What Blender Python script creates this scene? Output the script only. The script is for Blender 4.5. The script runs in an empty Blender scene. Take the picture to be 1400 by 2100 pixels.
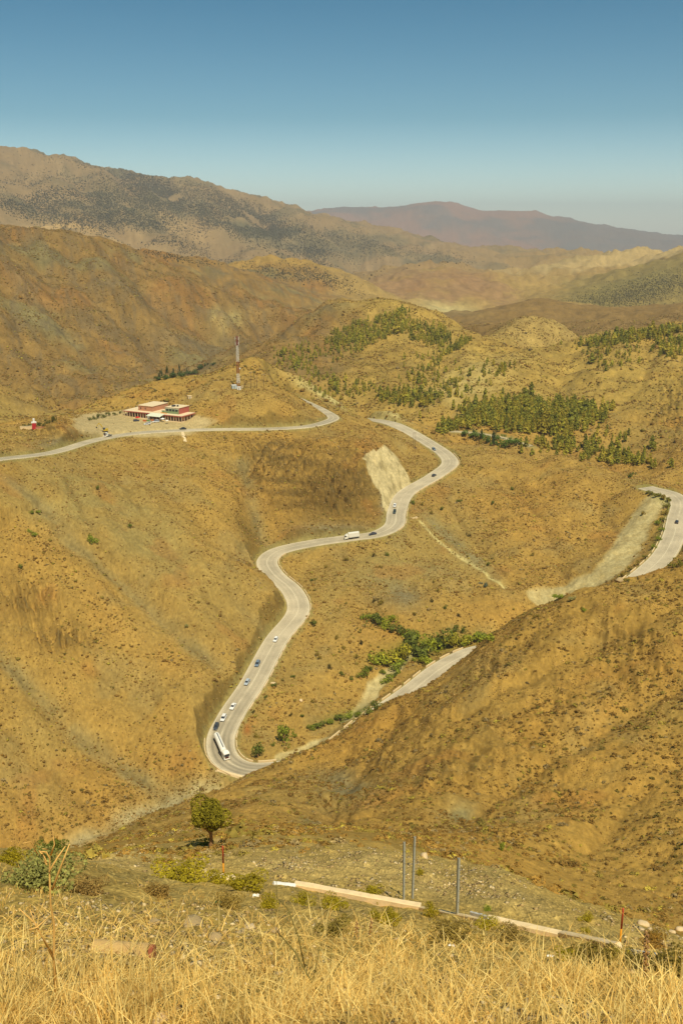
import bpy, bmesh, math, random, time
import numpy as np
from mathutils import Vector, Matrix
T0 = time.time()
rng = np.random.default_rng(7)
random.seed(7)
SC = bpy.context.scene
COL = SC.collection

# ------------------------------------------------------------------ camera model (35 mm lens, eye at the origin, looking along +y)
F = 35 / 36 * 2100
CU, CV = 700.0, 1050.0
PITCH = math.atan((CV - 470) / F)
CP, SP = math.cos(PITCH), math.sin(PITCH)

def ray(u, v):
    """photo pixel -> azimuth (rad) and tangent of the elevation"""
    u = np.asarray(u, float); v = np.asarray(v, float)
    xc = (u - CU) / F; yc = (CV - v) / F
    dx = xc; dy = CP + yc * SP; dz = -SP + yc * CP
    return np.arctan2(dx, dy), dz / np.hypot(dx, dy)

def at(u, v, r):
    a, t = ray(u, v)
    return Vector((float(r * np.sin(a)), float(r * np.cos(a)), float(r * t)))

# ------------------------------------------------------------------ survey of the land: lines of (pixel u, pixel v, ground distance in metres)
SURVEY = """
-250,2100,6.8 1650,2100,6.8
-250,2000,10 700,2000,10 1100,2010,10 1650,2040,10
-250,1900,15 300,1890,16 600,1890,18 900,1925,18 1200,1960,18 1650,2010,18
-250,1780,22 0,1790,22 150,1800,24 330,1816,33 470,1815,33 605,1830,32 730,1855,32 862,1875,31 1000,1897,31 1270,1952,29 1400,1978,28 1650,2020,26
-250,1750,26 0,1758,28 150,1768,31 330,1800,38 470,1800,38 605,1814,37 730,1840,36 862,1858,35.3 1000,1882,34.5 1270,1936,33 1400,1962,32 1650,2000,30
150,1762,40 250,1758,56 430,1740,66 600,1737,62 750,1740,55 900,1757,50 1000,1790,46 1130,1840,42 1250,1885,40 1330,1915,42 1400,1935,45 1650,1990,40
-250,1800,45 0,1790,48 100,1778,50
1000,1830,80 1130,1885,85 1250,1920,90 1400,1950,95 1650,2000,100
300,1745,85 430,1718,82 600,1715,88 700,1715,100 800,1725,100
900,1745,115 1000,1785,130 1130,1832,138 1250,1877,142 1330,1903,142 1400,1922,138 1650,1970,130
500,1697,130 600,1695,150 700,1695,180 800,1700,180 900,1700,170 1000,1710,175 1130,1720,185 1250,1730,190 1400,1740,185 1650,1740,180
300,1722,165 430,1680,165 500,1662,195
430,1653,235 500,1635,245 600,1630,240 700,1630,238 850,1620,225 1000,1620,218 1200,1620,218 1400,1620,215 1650,1610,210
600,1590,290 700,1570,290 850,1530,265 1000,1510,255 1200,1500,252 1400,1500,250 1650,1490,245
850,1460,305 1000,1400,290 1200,1370,290 1400,1350,285 1650,1330,280
150,1768,180 200,1744,230 300,1696,280 400,1653,293 440,1634,305 480,1611,318 530,1586,319 580,1561,320 630,1541,321 680,1522,322 720,1493,324 760,1464,326 800,1446,326 850,1426,326 900,1396,330 980,1333,335 1010,1312,335 1090,1263,337 1200,1216,342 1290,1203,345 1400,1167,350 1650,1110,360
490,1600,341 430,1613,338 300,1658,333 200,1702,326 150,1730,322 100,1775,318 0,1815,308 -250,1900,300
-250,1830,180 0,1820,190 100,1800,180
0,1700,327 0,1600,346 0,1500,366 0,1400,389 0,1300,413 0,1200,441 0,1100,470 0,1000,504
-250,1700,310 -250,1500,350 -250,1300,395 -250,1100,450 -250,1000,480
150,1650,340 150,1550,360 150,1450,382 150,1350,405 150,1250,430 150,1150,458 150,1050,492 150,960,542
300,1600,347 300,1500,370 300,1400,396 300,1300,425 300,1200,455 300,1100,492 300,1000,545 300,920,612
400,1550,350 400,1450,375 400,1350,404 400,1250,436 400,1150,474 400,1050,525 400,950,595 400,892,640
480,1320,422 480,1250,447 480,1150,487 480,1050,540 480,950,612 480,890,650
530,1240,455 555,1210,466
545,1110,535 522,1000,577 495,930,625
600,1075,550 700,1078,554 770,1066,562
600,1000,585 700,1000,588 760,1000,592
600,920,640 700,920,640 760,935,628
740,880,680 640,887,664 800,890,705 840,955,655
785,918,642
800,1035,586
940,1000,622 900,1060,577 950,1130,545 900,1150,523 1000,1200,500
850,1150,525 850,1200,497 750,1150,520 750,1200,490 750,1250,470 700,1200,488
660,1300,446 700,1300,445 750,1300,447 800,1275,460
650,1400,407 600,1450,389 570,1500,372
845,1330,440 770,1400,412 730,1470,385 640,1520,364 560,1555,352 540,1565,350
900,1285,458 1000,1275,462 1050,1240,478
1050,1100,560 1100,1000,630 1200,1020,608 1150,1150,530 1250,1080,576 1280,1045,596
1000,960,655 1100,960,658
880,1325,446 1000,1310,452 1110,1226,490 1180,1190,504 1250,1150,517 1300,1080,561 1345,1017,588
1400,985,640 1355,975,650 1335,955,690
0,890,590 60,885,600 120,864,606 200,882,632
200,850,706 260,862,682 330,866,675 420,868,671 160,862,678 260,852,700 340,856,694
-250,880,560 0,872,660 100,858,692 200,828,755 260,805,785 330,780,808 430,772,805
440,800,712 487,798,716 560,797,720 590,806,722 612,828,712 640,851,700
480,850,672 560,850,676 620,855,680
430,772,805 500,746,812 545,746,815 600,776,825 650,800,825 700,828,812 760,842,790 800,846,778 850,868,755 900,890,735 940,908,715 1050,928,695 1130,935,680 1200,942,665 1250,965,645 1310,992,618
0,900,800 200,870,860 300,840,900 400,800,1000 550,800,960 640,830,920
730,855,860 800,875,830 870,890,790 950,925,740 1050,945,712
1100,955,705 1200,960,690 1260,975,670
700,822,930 800,832,880 860,850,832 950,876,782
1040,918,724 1000,892,742 930,882,762
1000,850,805 1100,830,855 1100,880,762 1200,860,795 1240,850,815
1100,920,735 1250,900,750 1320,945,700 1342,985,650
600,760,1000 560,740,1080 600,700,1180 700,760,1000 700,700,1150 800,760,985 800,700,1130 900,760,1000 900,710,1120 1000,800,900 1000,760,960
490,700,1250 560,675,1300 620,648,1320 690,623,1300 760,618,1280 830,621,1250 880,642,1240 960,684,1200 1040,718,1150 1080,735,1090
1080,736,1090 1130,718,1130 1200,698,1150 1300,686,1150 1400,670,1150 1650,640,1150
1150,780,970 1250,800,900 1350,850,800 1400,862,785 1400,760,950 1300,740,1010 1400,930,690 1650,850,760 1650,1000,600
560,705,1520 690,675,1560 830,680,1560 960,725,1450
1080,760,1250 1200,730,1400 1300,720,1420 1400,710,1420 1650,690,1420
-250,890,830 0,864,850 150,838,930 250,803,1050 380,766,1250 470,735,1340
500,700,1450 600,676,1600 680,655,1700
-250,700,1100 0,700,1120 200,700,1250 350,700,1380
0,600,1290 200,600,1420 400,620,1560 550,630,1700
-250,430,1600 0,470,1650 100,480,1680 200,500,1720 330,524,1850 420,541,1950 500,564,2000 580,587,2050 640,605,2080 690,625,2000
-250,540,2200 0,560,2250 200,590,2300 330,600,2350
500,548,2600 560,539,2600 640,551,2500 700,570,2420 760,590,2350
760,640,2050 850,635,2150 950,660,1850
980,690,1480 1050,698,1340 1120,664,1430 1180,703,1320
900,668,1650 1000,640,1880 1080,619,2000 1150,619,2000 1250,636,1900 1330,648,1780 1400,620,1900 1650,580,1900
1080,690,1650 1200,690,1600
950,648,2250 1050,652,2300
1160,622,2280 1300,650,2200 1400,640,2200
1160,614,2400 1250,585,2600 1330,555,2800 1400,537,2900 1650,500,3000
800,622,2450 900,622,2500 1000,632,2500
740,571,2900 790,549,3000 850,542,3000 920,551,3000 980,566,3000 1040,597,2850
1060,586,3300 1150,562,3600 1250,550,3600 1350,545,3650 1650,530,3650
-250,560,2900 0,520,3000 200,535,3200 400,565,3400 600,578,3500
600,592,3300 800,605,3700 1000,605,3900 1200,600,4200 1650,580,4200
-250,440,4200 0,430,4300 200,430,4500 300,465,4300 500,500,4500 700,515,4800
-250,325,6200 0,317,6000 75,317,5900 100,330,5900 180,334,5800 250,353,5700 310,375,5700 430,386,5800 500,411,5800 600,438,5800 640,448,5800 720,468,5700 800,490,5500 900,514,5300 1000,537,5100 1100,543,5000 1250,553,4900 1650,560,4800
-250,400,8000 100,400,8000 400,450,8000 700,510,7500 1000,560,7500 1650,570,7500
400,560,10500 700,570,10500 1000,570,10500 1400,570,10500 1650,570,10500
700,490,12500 900,480,12300 1100,490,12300 1300,520,12300
-250,470,13000 200,470,14000 500,452,14000 640,440,14000 700,435,14000 770,434,14000 800,436,14000 835,423,14000 870,413,14000 900,416,14000 930,414,14000 955,428,14000 975,437,14000 1020,440,14000 1090,440,14000 1130,451,14000 1200,465,14000 1300,480,14000 1400,489,14000 1650,505,14000
-250,560,20000 700,560,20000 1650,560,20000
"""
# roads: centre lines, same notation
ROADS = {
 'main_road': (11.2, "735,858,800 775,862,772 820,874,735 850,891,720 885,912,700 912,931,681 922,950,660 890,976,636 832,1011,607 813,1048,576 806,1078,555 772,1095,545 718,1103,544 650,1112,541 572,1129,530 547,1150,515 562,1178,499 598,1210,484 612,1250,466 568,1310,440 520,1395,404 478,1462,384 452,1515,363 462,1555,350 500,1580,343 560,1579,342 620,1565,344 680,1540,351 760,1478,373 850,1413,398 900,1373,414 940,1350,424 985,1331,433 1060,1330,440 1150,1300,447 1230,1245,460 1292,1197,475 1352,1148,503 1378,1105,531 1388,1065,560 1394,1030,584 1375,1012,597 1340,1003,603 1322,999,608"),
 'upper_road': (8.0, "-250,985,470 -120,960,500 0,941,530 100,929,556 200,901,612 280,888,640 375,882,652 470,880,662 560,879,668 630,874,676 672,864,696 684,857,709 668,845,735 640,831,765 605,816,798 580,808,815"),
 'valley_track': (5.0, "925,884,752 960,886,748 1000,891,741 1050,902,732 1090,915,722"),
}
def parse(s):
    return [tuple(float(x) for x in p.split(',')) for p in s.split()]

pts = []
def add_line(L, step=55):
    if len(L) == 1:
        pts.append(L[0]); return
    for a, b in zip(L[:-1], L[1:]):
        d = math.hypot(b[0]-a[0], b[1]-a[1])
        n = max(1, int(round(d / step)))
        for k in range(n):
            t = k / n
            pts.append((a[0]+(b[0]-a[0])*t, a[1]+(b[1]-a[1])*t, math.exp(math.log(a[2])+(math.log(b[2])-math.log(a[2]))*t)))
    pts.append(L[-1])
for ln in SURVEY.strip().splitlines():
    L = parse(ln)
    # entries on one line that jump far are separate stations, not a line
    add_line(L, 70)
for k, (w, s) in ROADS.items():
    add_line(parse(s), 30)
P = np.array(pts)
az, te = ray(P[:, 0], P[:, 1])
lr = np.log(P[:, 2])
extra = []
for a in np.radians(np.arange(-28, 29, 7)):
    extra += [(a, math.log(1.0), -2.32), (a, math.log(2.2), -1.45), (a, math.log(60000.0), -900/60000)]
E_ = np.array(extra)
az = np.concatenate([az, E_[:, 0]]); lr = np.concatenate([lr, E_[:, 1]]); te = np.concatenate([te, E_[:, 2]])
# merge stations that all but coincide
key = {}
for i in range(len(az)):
    key.setdefault((round(az[i]/0.004), round(lr[i]/0.006)), []).append(i)
az, lr, te = (np.array([arr[ix].mean() for ix in key.values()]) for arr in (az, lr, te))
X = np.stack([az * 1.6, lr], 1)

def kern(d2):
    return 0.5 * d2 * np.log(np.maximum(d2, 1e-12))
n = len(X)
D2 = ((X[:, None, :] - X[None, :, :])**2).sum(-1)
A = np.zeros((n+3, n+3))
A[:n, :n] = kern(D2) + np.eye(n) * 2e-6
A[:n, n] = 1; A[:n, n+1:] = X; A[n, :n] = 1; A[n+1:, :n] = X.T
W = np.linalg.solve(A, np.concatenate([te, np.zeros(3)]))
def tps(a, l):
    q = np.stack([a.ravel() * 1.6, l.ravel()], 1)
    out = np.empty(len(q))
    for s in range(0, len(q), 4000):
        c = q[s:s+4000]
        d2 = (c[:, :1] - X[None, :, 0])**2 + (c[:, 1:] - X[None, :, 1])**2
        out[s:s+4000] = kern(d2) @ W[:n] + W[n] + c @ W[n+1:]
    return out.reshape(a.shape)

# ------------------------------------------------------------------ polar grid around the viewpoint
def logrows(spec):
    rows = [math.log(0.6)]
    for r1, st in spec:
        l1 = math.log(r1)
        k = max(1, int(math.ceil((l1 - rows[-1]) / st)))
        rows += list(np.linspace(rows[-1], l1, k+1)[1:])
    return np.array(rows)
LR = logrows([(4, .12), (30, .016), (120, .0065), (320, .0036), (720, .0021), (1350, .0034), (3600, .006), (15000, .011), (20000, .05)])
AZ = np.concatenate([np.radians([-180, -150, -120, -95, -75, -60, -48, -38, -32]), np.radians(np.arange(-28.0, -24.5, .5)),
                     np.radians(np.arange(-24.5, 24.5001, .06)), np.radians(np.arange(25, 28.01, .5)), np.radians([32, 38, 48, 60, 75, 95, 120, 150, 180])])
AZC = np.clip(AZ, -math.radians(27), math.radians(27))
# evaluate the smooth surface on a coarse sub-grid and interpolate linearly in between
ca = np.linspace(-math.radians(27), math.radians(27), 190)
cl = np.concatenate([np.linspace(LR[0], math.log(20), 60)[:-1], np.linspace(math.log(20), math.log(1400), 330)[:-1], np.linspace(math.log(1400), LR[-1], 110)])
G = tps(*np.meshgrid(ca, cl))
def bil(a, l):
    ia = np.clip(np.searchsorted(ca, a) - 1, 0, len(ca)-2); il = np.clip(np.searchsorted(cl, l) - 1, 0, len(cl)-2)
    fa = np.clip((a - ca[ia]) / (ca[ia+1] - ca[ia]), 0, 1); fl = np.clip((l - cl[il]) / (cl[il+1] - cl[il]), 0, 1)
    fa, fl = np.broadcast_arrays(fa, fl)
    return (G[il, ia]*(1-fa) + G[il, ia+1]*fa)*(1-fl) + (G[il+1, ia]*(1-fa) + G[il+1, ia+1]*fa)*fl
AG, LG = np.meshgrid(AZ, LR)
AC, _ = np.meshgrid(AZC, LR)
RG = np.exp(LG)
ZG = bil(AC, LG) * RG
XG = RG * np.sin(AG); YG = RG * np.cos(AG)
back = np.clip((np.abs(AG) - math.radians(80)) / math.radians(70), 0, 1)   # ground behind the viewpoint: the slope goes on uphill
ZG = ZG * (1 - back) + back * (-1.75 + 0.42 * np.minimum(RG, 600))
print('survey', n, 'grid', ZG.shape, round(time.time()-T0, 1))

# ------------------------------------------------------------------ noise
PERM = np.random.default_rng(3).permutation(1024)
GRAD = np.random.default_rng(4).uniform(0, 2*np.pi, 1024)
GX, GY = np.cos(GRAD), np.sin(GRAD)
def perlin(x, y):
    xi = np.floor(x).astype(np.int64); yi = np.floor(y).astype(np.int64)
    xf = x - xi; yf = y - yi
    u = xf*xf*xf*(xf*(xf*6-15)+10); v = yf*yf*yf*(yf*(yf*6-15)+10)
    def g(ix, iy, fx, fy):
        h = PERM[(PERM[ix & 1023] + iy) & 1023]
        return GX[h]*fx + GY[h]*fy
    a = g(xi, yi, xf, yf); b = g(xi+1, yi, xf-1, yf); c = g(xi, yi+1, xf, yf-1); d = g(xi+1, yi+1, xf-1, yf-1)
    return (a + u*(b-a) + v*((c + u*(d-c)) - (a + u*(b-a)))) * 1.5
def fbm(x, y, oct=4, gain=.5):
    s = 0; am = 1
    for k in range(oct):
        s = s + am*perlin(x*2**k + 17.3*k, y*2**k - 9.1*k); am *= gain
    return s
def ridged(x, y, oct=4, gain=.5):
    s = 0; am = 1
    for k in range(oct):
        s = s + am*(0.5 - np.abs(perlin(x*2**k + 5.7*k, y*2**k + 3.9*k))*1.6); am *= gain
    return s
def sstep(a, b, x):
    t = np.clip((x-a)/(b-a), 0, 1); return t*t*(3-2*t)
def lookup(u, v):
    """first ground point seen along the ray through a photo pixel -> (x, y, z, r)"""
    a, t = ray(u, v); a = float(a); t = float(t)
    j = int(np.clip(np.searchsorted(AZ, a), 1, len(AZ)-1)); f = (a - AZ[j-1])/(AZ[j]-AZ[j-1])
    e = EV[:, j-1]*(1-f) + EV[:, j]*f
    k = int(np.argmax(e >= t))
    if k == 0: return None
    g = (t - e[k-1])/max(1e-9, e[k]-e[k-1])
    l = LR[k-1] + g*(LR[k]-LR[k-1]); r = math.exp(l)
    return (r*math.sin(a), r*math.cos(a), r*t, r)
def ground(x, y):
    a = math.atan2(x, y); l = 0.5*math.log(x*x+y*y)
    j = int(np.clip(np.searchsorted(AZ, a), 1, len(AZ)-1)); k = int(np.clip(np.searchsorted(LR, l), 1, len(LR)-1))
    f = (a - AZ[j-1])/(AZ[j]-AZ[j-1]); g = (l - LR[k-1])/(LR[k]-LR[k-1])
    return float((ZG[k-1, j-1]*(1-f)+ZG[k-1, j]*f)*(1-g) + (ZG[k, j-1]*(1-f)+ZG[k, j]*f)*g)
EV = ZG / RG
# ------------------------------------------------------------------ roads: smooth 3D centre lines
def catmull(Pn, step=1.0):
    Pn = np.asarray(Pn, float)
    Q = np.vstack([2*Pn[0]-Pn[1], Pn, 2*Pn[-1]-Pn[-2]])
    out = []
    for i in range(1, len(Q)-2):
        p0, p1, p2, p3 = Q[i-1:i+3]
        L = np.linalg.norm(p2-p1)
        t = np.linspace(0, 1, max(3, int(L)), endpoint=False)[:, None]
        ta, tb, tc = (max(1e-3, np.linalg.norm(b-a))**.5 for a, b in ((p0, p1), (p1, p2), (p2, p3)))
        m1 = tb*((p1-p0)/ta - (p2-p0)/(ta+tb) + (p2-p1)/tb); m2 = tb*((p2-p1)/tb - (p3-p1)/(tb+tc) + (p3-p2)/tc)
        out.append((2*t**3-3*t**2+1)*p1 + (t**3-2*t**2+t)*m1 + (-2*t**3+3*t**2)*p2 + (t**3-t**2)*m2)
    out.append(Q[-2][None])
    C = np.vstack(out)
    d = np.concatenate([[0], np.cumsum(np.linalg.norm(np.diff(C[:, :2], axis=0), axis=1))])
    s = np.arange(0, d[-1], step)
    return np.stack([np.interp(s, d, C[:, k]) for k in range(3)], 1)
def smooth(v, k):
    w = np.hanning(2*k+3)[1:-1]; w /= w.sum()
    p = np.concatenate([2*v[0]-v[k:0:-1], v, 2*v[-1]-v[-2:-k-2:-1]])
    return np.convolve(p, w, 'valid')
RC = {}
for k, (w, s) in ROADS.items():
    L = parse(s)
    C = catmull([tuple(at(*p)) for p in L])
    C[:, 2] = smooth(C[:, 2], 22)
    C[:, 0] = smooth(C[:, 0], 5); C[:, 1] = smooth(C[:, 1], 5)
    T = np.gradient(C[:, :2], axis=0); T /= np.linalg.norm(T, axis=1)[:, None]
    RC[k] = dict(w=w, c=C, t=T, n=np.stack([-T[:, 1], T[:, 0]], 1))

def near(C, reach, Dn=None, Zn=None):
    """distance of every grid vertex to a 3D polyline within reach, and the height of its nearest sample"""
    D = np.full(RG.shape, 1e9) if Dn is None else Dn
    Z = np.zeros(RG.shape) if Zn is None else Zn
    for x, y, z in C:
        a = math.atan2(x, y); r = math.hypot(x, y)
        da = reach / r * 1.05; dl = reach / r * 1.1
        j0, j1 = np.searchsorted(AZ, [a-da, a+da]); i0, i1 = np.searchsorted(LR, [math.log(r)-dl, math.log(r)+dl])
        d = np.hypot(XG[i0:i1, j0:j1]-x, YG[i0:i1, j0:j1]-y)
        m = d < D[i0:i1, j0:j1]
        D[i0:i1, j0:j1][m] = d[m]; Z[i0:i1, j0:j1][m] = z
    return D, Z
RD = {}
DROAD = np.full(RG.shape, 1e9)
for k, r in RC.items():
    RD[k] = near(r['c'], 34)
    DROAD = np.minimum(DROAD, RD[k][0] - r['w']/2)

# photo coordinates of every vertex, used only to look up where the survey put things
dep = ZG / RG
UU = np.full(RG.shape, -9999.); VV = UU.copy()
fw = np.cos(AG)
yc = (dep/np.maximum(fw, .05)*CP + SP) / (CP - dep/np.maximum(fw, .05)*SP)
den = CP + yc*SP
ok = np.abs(AG) < math.radians(40)
UU[ok] = (np.tan(AG)*den*F + CU)[ok]; VV[ok] = (CV - yc*F)[ok]
def blob(u, v, su, sv, rot=0, r0=0, r1=1e9):
    c, s = math.cos(math.radians(rot)), math.sin(math.radians(rot))
    du = UU-u; dv = VV-v
    return np.exp(-(((du*c+dv*s)/su)**2 + ((-du*s+dv*c)/sv)**2)) * ((RG > r0) & (RG < r1))

# ------------------------------------------------------------------ relief below the resolution of the survey
x, y, r = XG, YG, RG
fr = np.abs(AG) < math.radians(60)
calm = sstep(1.0, 26, DROAD)
plateau = np.clip(blob(290, 868, 130, 26, 0, 560, 740)*1.6, 0, 1)
calm = calm * (1 - plateau)
near_m = 1 - sstep(50, 90, r)
mid = sstep(90, 200, r) * (1 - sstep(1500, 2200, r))
rock = np.clip(blob(690, 1010, 95, 75, 0, 500, 720) + blob(560, 940, 70, 40, 0, 560, 700) + blob(1330, 1385, 75, 45, -15, 200, 345) + blob(1160, 1440, 45, 55, 20, 200, 345)
     + blob(870, 1480, 70, 35, 10, 200, 345) + blob(780, 1560, 55, 40, 10, 200, 345) + blob(690, 1650, 60, 45, 0, 100, 345) + blob(960, 1560, 120, 40, -15, 150, 345)
     + blob(1260, 1300, 90, 30, 15, 200, 345) + blob(60, 1240, 60, 40, 0, 320, 520) + blob(120, 1310, 70, 30, 0, 320, 520) + blob(130, 885, 70, 22, 0, 540, 700)
     + blob(1110, 1600, 90, 90, 30, 100, 300)*.7 + blob(1340, 1850, 70, 30, 0, 45, 200)*1.2 + blob(900, 1610, 70, 25, -20, 150, 330) + blob(1390, 830, 60, 70, 0, 650, 1100)*.7 + blob(1010, 1370, 60, 35, -30, 200, 345) + blob(480, 1440, 40, 20, 0, 340, 420)*.5, 0, 1)
d1 = ridged(x/46, y/46, 4, .5); d2 = ridged((x+.3*y)/17+9, y/26, 3, .55)
strat = ridged((x*.80+y*.35)/3.4, (y*.8-x*.5)/17, 3, .6); strat2 = ridged((x*.95-y*.2)/6.1+40, (y*.9+x*.2)/30, 2, .6)
ZN = np.zeros_like(ZG)
ZN += mid*calm*(ridged(x/2.6, y/2.6, 3, .6)*.26 + fbm(x/5, y/5+9, 2)*.18)
ZN += mid*calm*(d1*2.4 + d2*.65*sstep(.0, .5, np.minimum(1, r/400)) + fbm(x/9, y/9, 3)*.22)
ZN += mid*calm*rock*(strat*2.0 + strat2*2.2)*np.clip(r/300, .5, 1.5)*np.where(r < 350, .6, 1)
ZN += mid*calm*(1-rock)*strat*.22*sstep(-.3, .5, fbm(x/60+70, y/60, 3))
ZN += sstep(700, 1000, r)*(1-sstep(2300, 3200, r))*(ridged(x/190, y/190, 5, .5)*8.0 + ridged(x/60+3, y/60, 3)*2.6)*(1+.7*(UU < 640))
ZN += sstep(2000, 3200, r)*(1-sstep(8000, 10000, r))*(ridged(x/820, y/820, 6, .52)*52 + ridged((x-.5*y)/240, (y+.4*x)/300, 4, .55)*20)
ZN += sstep(8500, 11000, r)*(ridged(x/1900, y/1900, 5, .55)*55 + ridged(x/600, y/800, 4, .5)*26)
ZN += near_m*(fbm(x/3.1, y/3.1, 3)*.16 + fbm(x/.8, y/1.0, 3)*.10 + .03*perlin(x/.22, y/.3))*sstep(2.5, 5, r)
ZN += sstep(30, 55, r)*(1-sstep(90, 160, r))*(fbm(x/7, y/7, 4)*.5 + rock*strat*.5)
ZN += np.clip(blob(680, 1000, 120, 80, 0, 520, 690), 0, 1)*calm*perlin(ZG/1.5+x/40, x/55+y/70)*1.0
ZG = ZG + ZN*fr

# ------------------------------------------------------------------ gullies and stream beds
def refresh():
    global EV
    EV = np.maximum.accumulate(ZG / RG, axis=0)
refresh()
def trace(s, step=1.0):
    L = []
    for p in s.split():
        u, v = (float(t) for t in p.split(','))
        q = lookup(u, v)
        if q: L.append(q[:3])
    return catmull(L, step)
GUL = {}
for name, s, w, dpt, reach in [
    ('g9', "330,985 400,1060 450,1110 505,1140", 16, 3.0, 24),
    ('m1', "60,485 100,560 165,690 260,768", 75, 26, 110), ('m2', "250,522 330,610 420,665 485,692", 70, 22, 110), ('m3', "430,560 520,640 585,682", 60, 20, 90), ('m4', "0,560 60,700 140,800", 60, 20, 90), ('m5', "150,500 200,600 290,680 340,740", 55, 16, 90), ('m6', "-60,640 10,760 60,830", 50, 14, 80),
    ('n1', "150,340 190,400 260,470 300,500", 190, 60, 280), ('n2', "330,375 380,430 430,500 450,530", 170, 55, 260), ('n3', "40,320 70,390 110,440", 170, 50, 260), ('n4', "520,420 580,480 640,520", 170, 55, 260), ('n5', "640,445 720,500 800,540", 150, 45, 240), ('n6', "240,350 290,420 350,470", 120, 40, 200), ('n7', "430,385 490,440 540,500", 130, 40, 200),
    ('p1', "700,640 690,700 640,760", 30, 6, 46), ('p2', "850,650 900,720 890,790 850,830", 30, 7, 46), ('p3', "1180,710 1150,780 1120,830", 34, 7, 50), ('p4', "1330,690 1320,760 1260,830", 30, 7, 46), ('p5', "1400,700 1390,790 1330,850", 30, 6, 46),
    ('s1', "1400,1230 1300,1290 1180,1340 1060,1400 960,1460", 9, 2.2, 16), ('s2', "1400,1400 1250,1480 1120,1560 1000,1640 900,1700", 9, 2.4, 14), ('s3', "1400,1560 1300,1640 1200,1740", 7, 2.0, 12), ('s4', "820,1450 780,1530 720,1610 660,1680", 8, 2.2, 14), ('s5', "1130,1270 1020,1350 930,1420", 7, 1.6, 12),
    ('l1', "120,960 180,1060 240,1150 300,1220", 10, 1.8, 18), ('l2', "0,1180 80,1260 150,1330 230,1400 310,1470 380,1520", 11, 2.2, 18), ('l3', "230,960 300,1060 380,1160 440,1240 500,1300", 10, 2.0, 18), ('l4', "0,1480 80,1560 150,1630 230,1690", 10, 2.2, 16),
    ('r1', "900,1000 940,1060 1000,1140 1060,1200", 9, 2.0, 16), ('r2', "1020,950 1100,1050 1140,1130 1160,1190", 10, 2.4, 18), ('r3', "1180,955 1240,1040 1270,1090", 8, 1.8, 16), ('r4', "700,1130 740,1200 790,1260", 8, 1.4, 14),
    ('g1', "20,990 95,1040 150,1105 250,1185 300,1230 350,1275 400,1320 440,1352", 13, 4.2, 22),
    ('g2', "0,1335 60,1400 100,1440 130,1470 200,1530 260,1570 320,1610 345,1632", 13, 4.0, 22),
    ('g3', "497,932 512,1000 528,1060 543,1104", 15, 6.5, 24),
    ('g4', "482,1604 430,1614 300,1659 200,1703 152,1731", 4.4, 1.2, 16),
    ('g5', "862,1068 900,1108 960,1152 1035,1203", 1.6, .8, 10),
    ('g6', "40,540 90,590 130,640 165,682", 12, 5, 50),
    ('g7', "330,612 400,645 440,672 480,690", 12, 5, 50),
    ('g8', "560,1300 500,1250 470,1180 500,1120", 3, 1, 12),
    ('bed', "845,1332 805,1372 772,1402 750,1440 715,1478", 3.6, .8, 16),
    ('bed2', "660,1520 610,1540 575,1556", 2.6, .5, 12),
    ('bigbed', "1112,1226 1180,1200 1236,1175 1275,1135 1300,1085 1318,1052 1348,1020", 8.5, .8, 34)]:
    C = trace(s, 1.0 if reach < 40 else (4.0 if reach < 130 else 14.0))
    D, Zc = near(C, reach)
    GUL[name] = (D, C)
    wob = w*(1+.35*perlin(x/(w*2.2), y/(w*2.2)+7))
    prof = (np.clip(1 - np.minimum(D, 1e4)/wob, 0, 1)**1.3 if w > 5 else np.exp(-(np.minimum(D, 1e3)/w)**2)) if not name.startswith('b') else 1 - sstep(w*.75, w*1.25, D + perlin(x/7, y/7)*1.5)
    ZG = ZG - dpt*prof*sstep(0.5, 5, DROAD)
    GUL[name] = (D, C, prof)
# ------------------------------------------------------------------ cut and fill along the roads
for k, rr in RC.items():
    D, Zr = RD[k]
    h = rr['w']/2
    m = D < 33
    t = np.maximum(0, D - h - 1.0 - .7*perlin(x/9, y/9))
    up = Zr + 2.0*t*(1+.25*perlin(x/6, y/6)) - .3; dn = Zr - .62*t - .3
    Zc = np.where(D < h + .9, Zr - .3, np.clip(ZG, dn, up))
    ZG = np.where(m, Zc, ZG)
fl = 1 - sstep(0, 1, np.hypot((UU-318)/78, (VV-860)/16)*1.0 - .35)
fl = fl*(RG > 640)*(RG < 740)*sstep(.6, 3, DROAD)
ZB = float(np.median(ZG[(fl > .9)])) if (fl > .9).any() else 0
ZG = ZG + (ZB - ZG)*fl
refresh()
print('plateau level', ZB)
print('land', round(time.time()-T0, 1))

# ------------------------------------------------------------------ what the ground is made of (albedo of earth, scree, rock, gravel), with some crease shade painted in
def lin(r8, g8, b8):
    c = np.array([r8, g8, b8])/255.
    return np.where(c <= .04045, c/12.92, ((c+.055)/1.055)**2.4)
EARTH = lin(168, 127, 68); OCHRE = lin(176, 124, 60); OLIVE = lin(152, 124, 76); SCREE = lin(142, 122, 86); DARK = lin(106, 78, 40)
GREY = lin(122, 110, 88); PALE = lin(206, 180, 126); GRAVEL = lin(194, 168, 124); RUST = lin(166, 96, 48); GREEN = lin(112, 108, 44)
FARM = lin(150, 116, 82); FARG = lin(112, 96, 70); REDM = lin(156, 112, 94); STRAW = lin(190, 150, 78)
def mixc(c, col, f):
    return c + (col - c)*np.clip(f, 0, 1)[..., None]
nb = fbm(x/70, y/70, 4); nm = fbm(x/16+7, y/16, 4); ns = fbm(x/4.5, y/4.5+3, 3)
c = np.broadcast_to(EARTH, RG.shape + (3,)).copy()
c = mixc(c, OCHRE, sstep(-.1, .6, nb)*.35)
c = mixc(c, OLIVE, sstep(.05, .6, fbm(x/90+50, y/90, 4))*.35)
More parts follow.
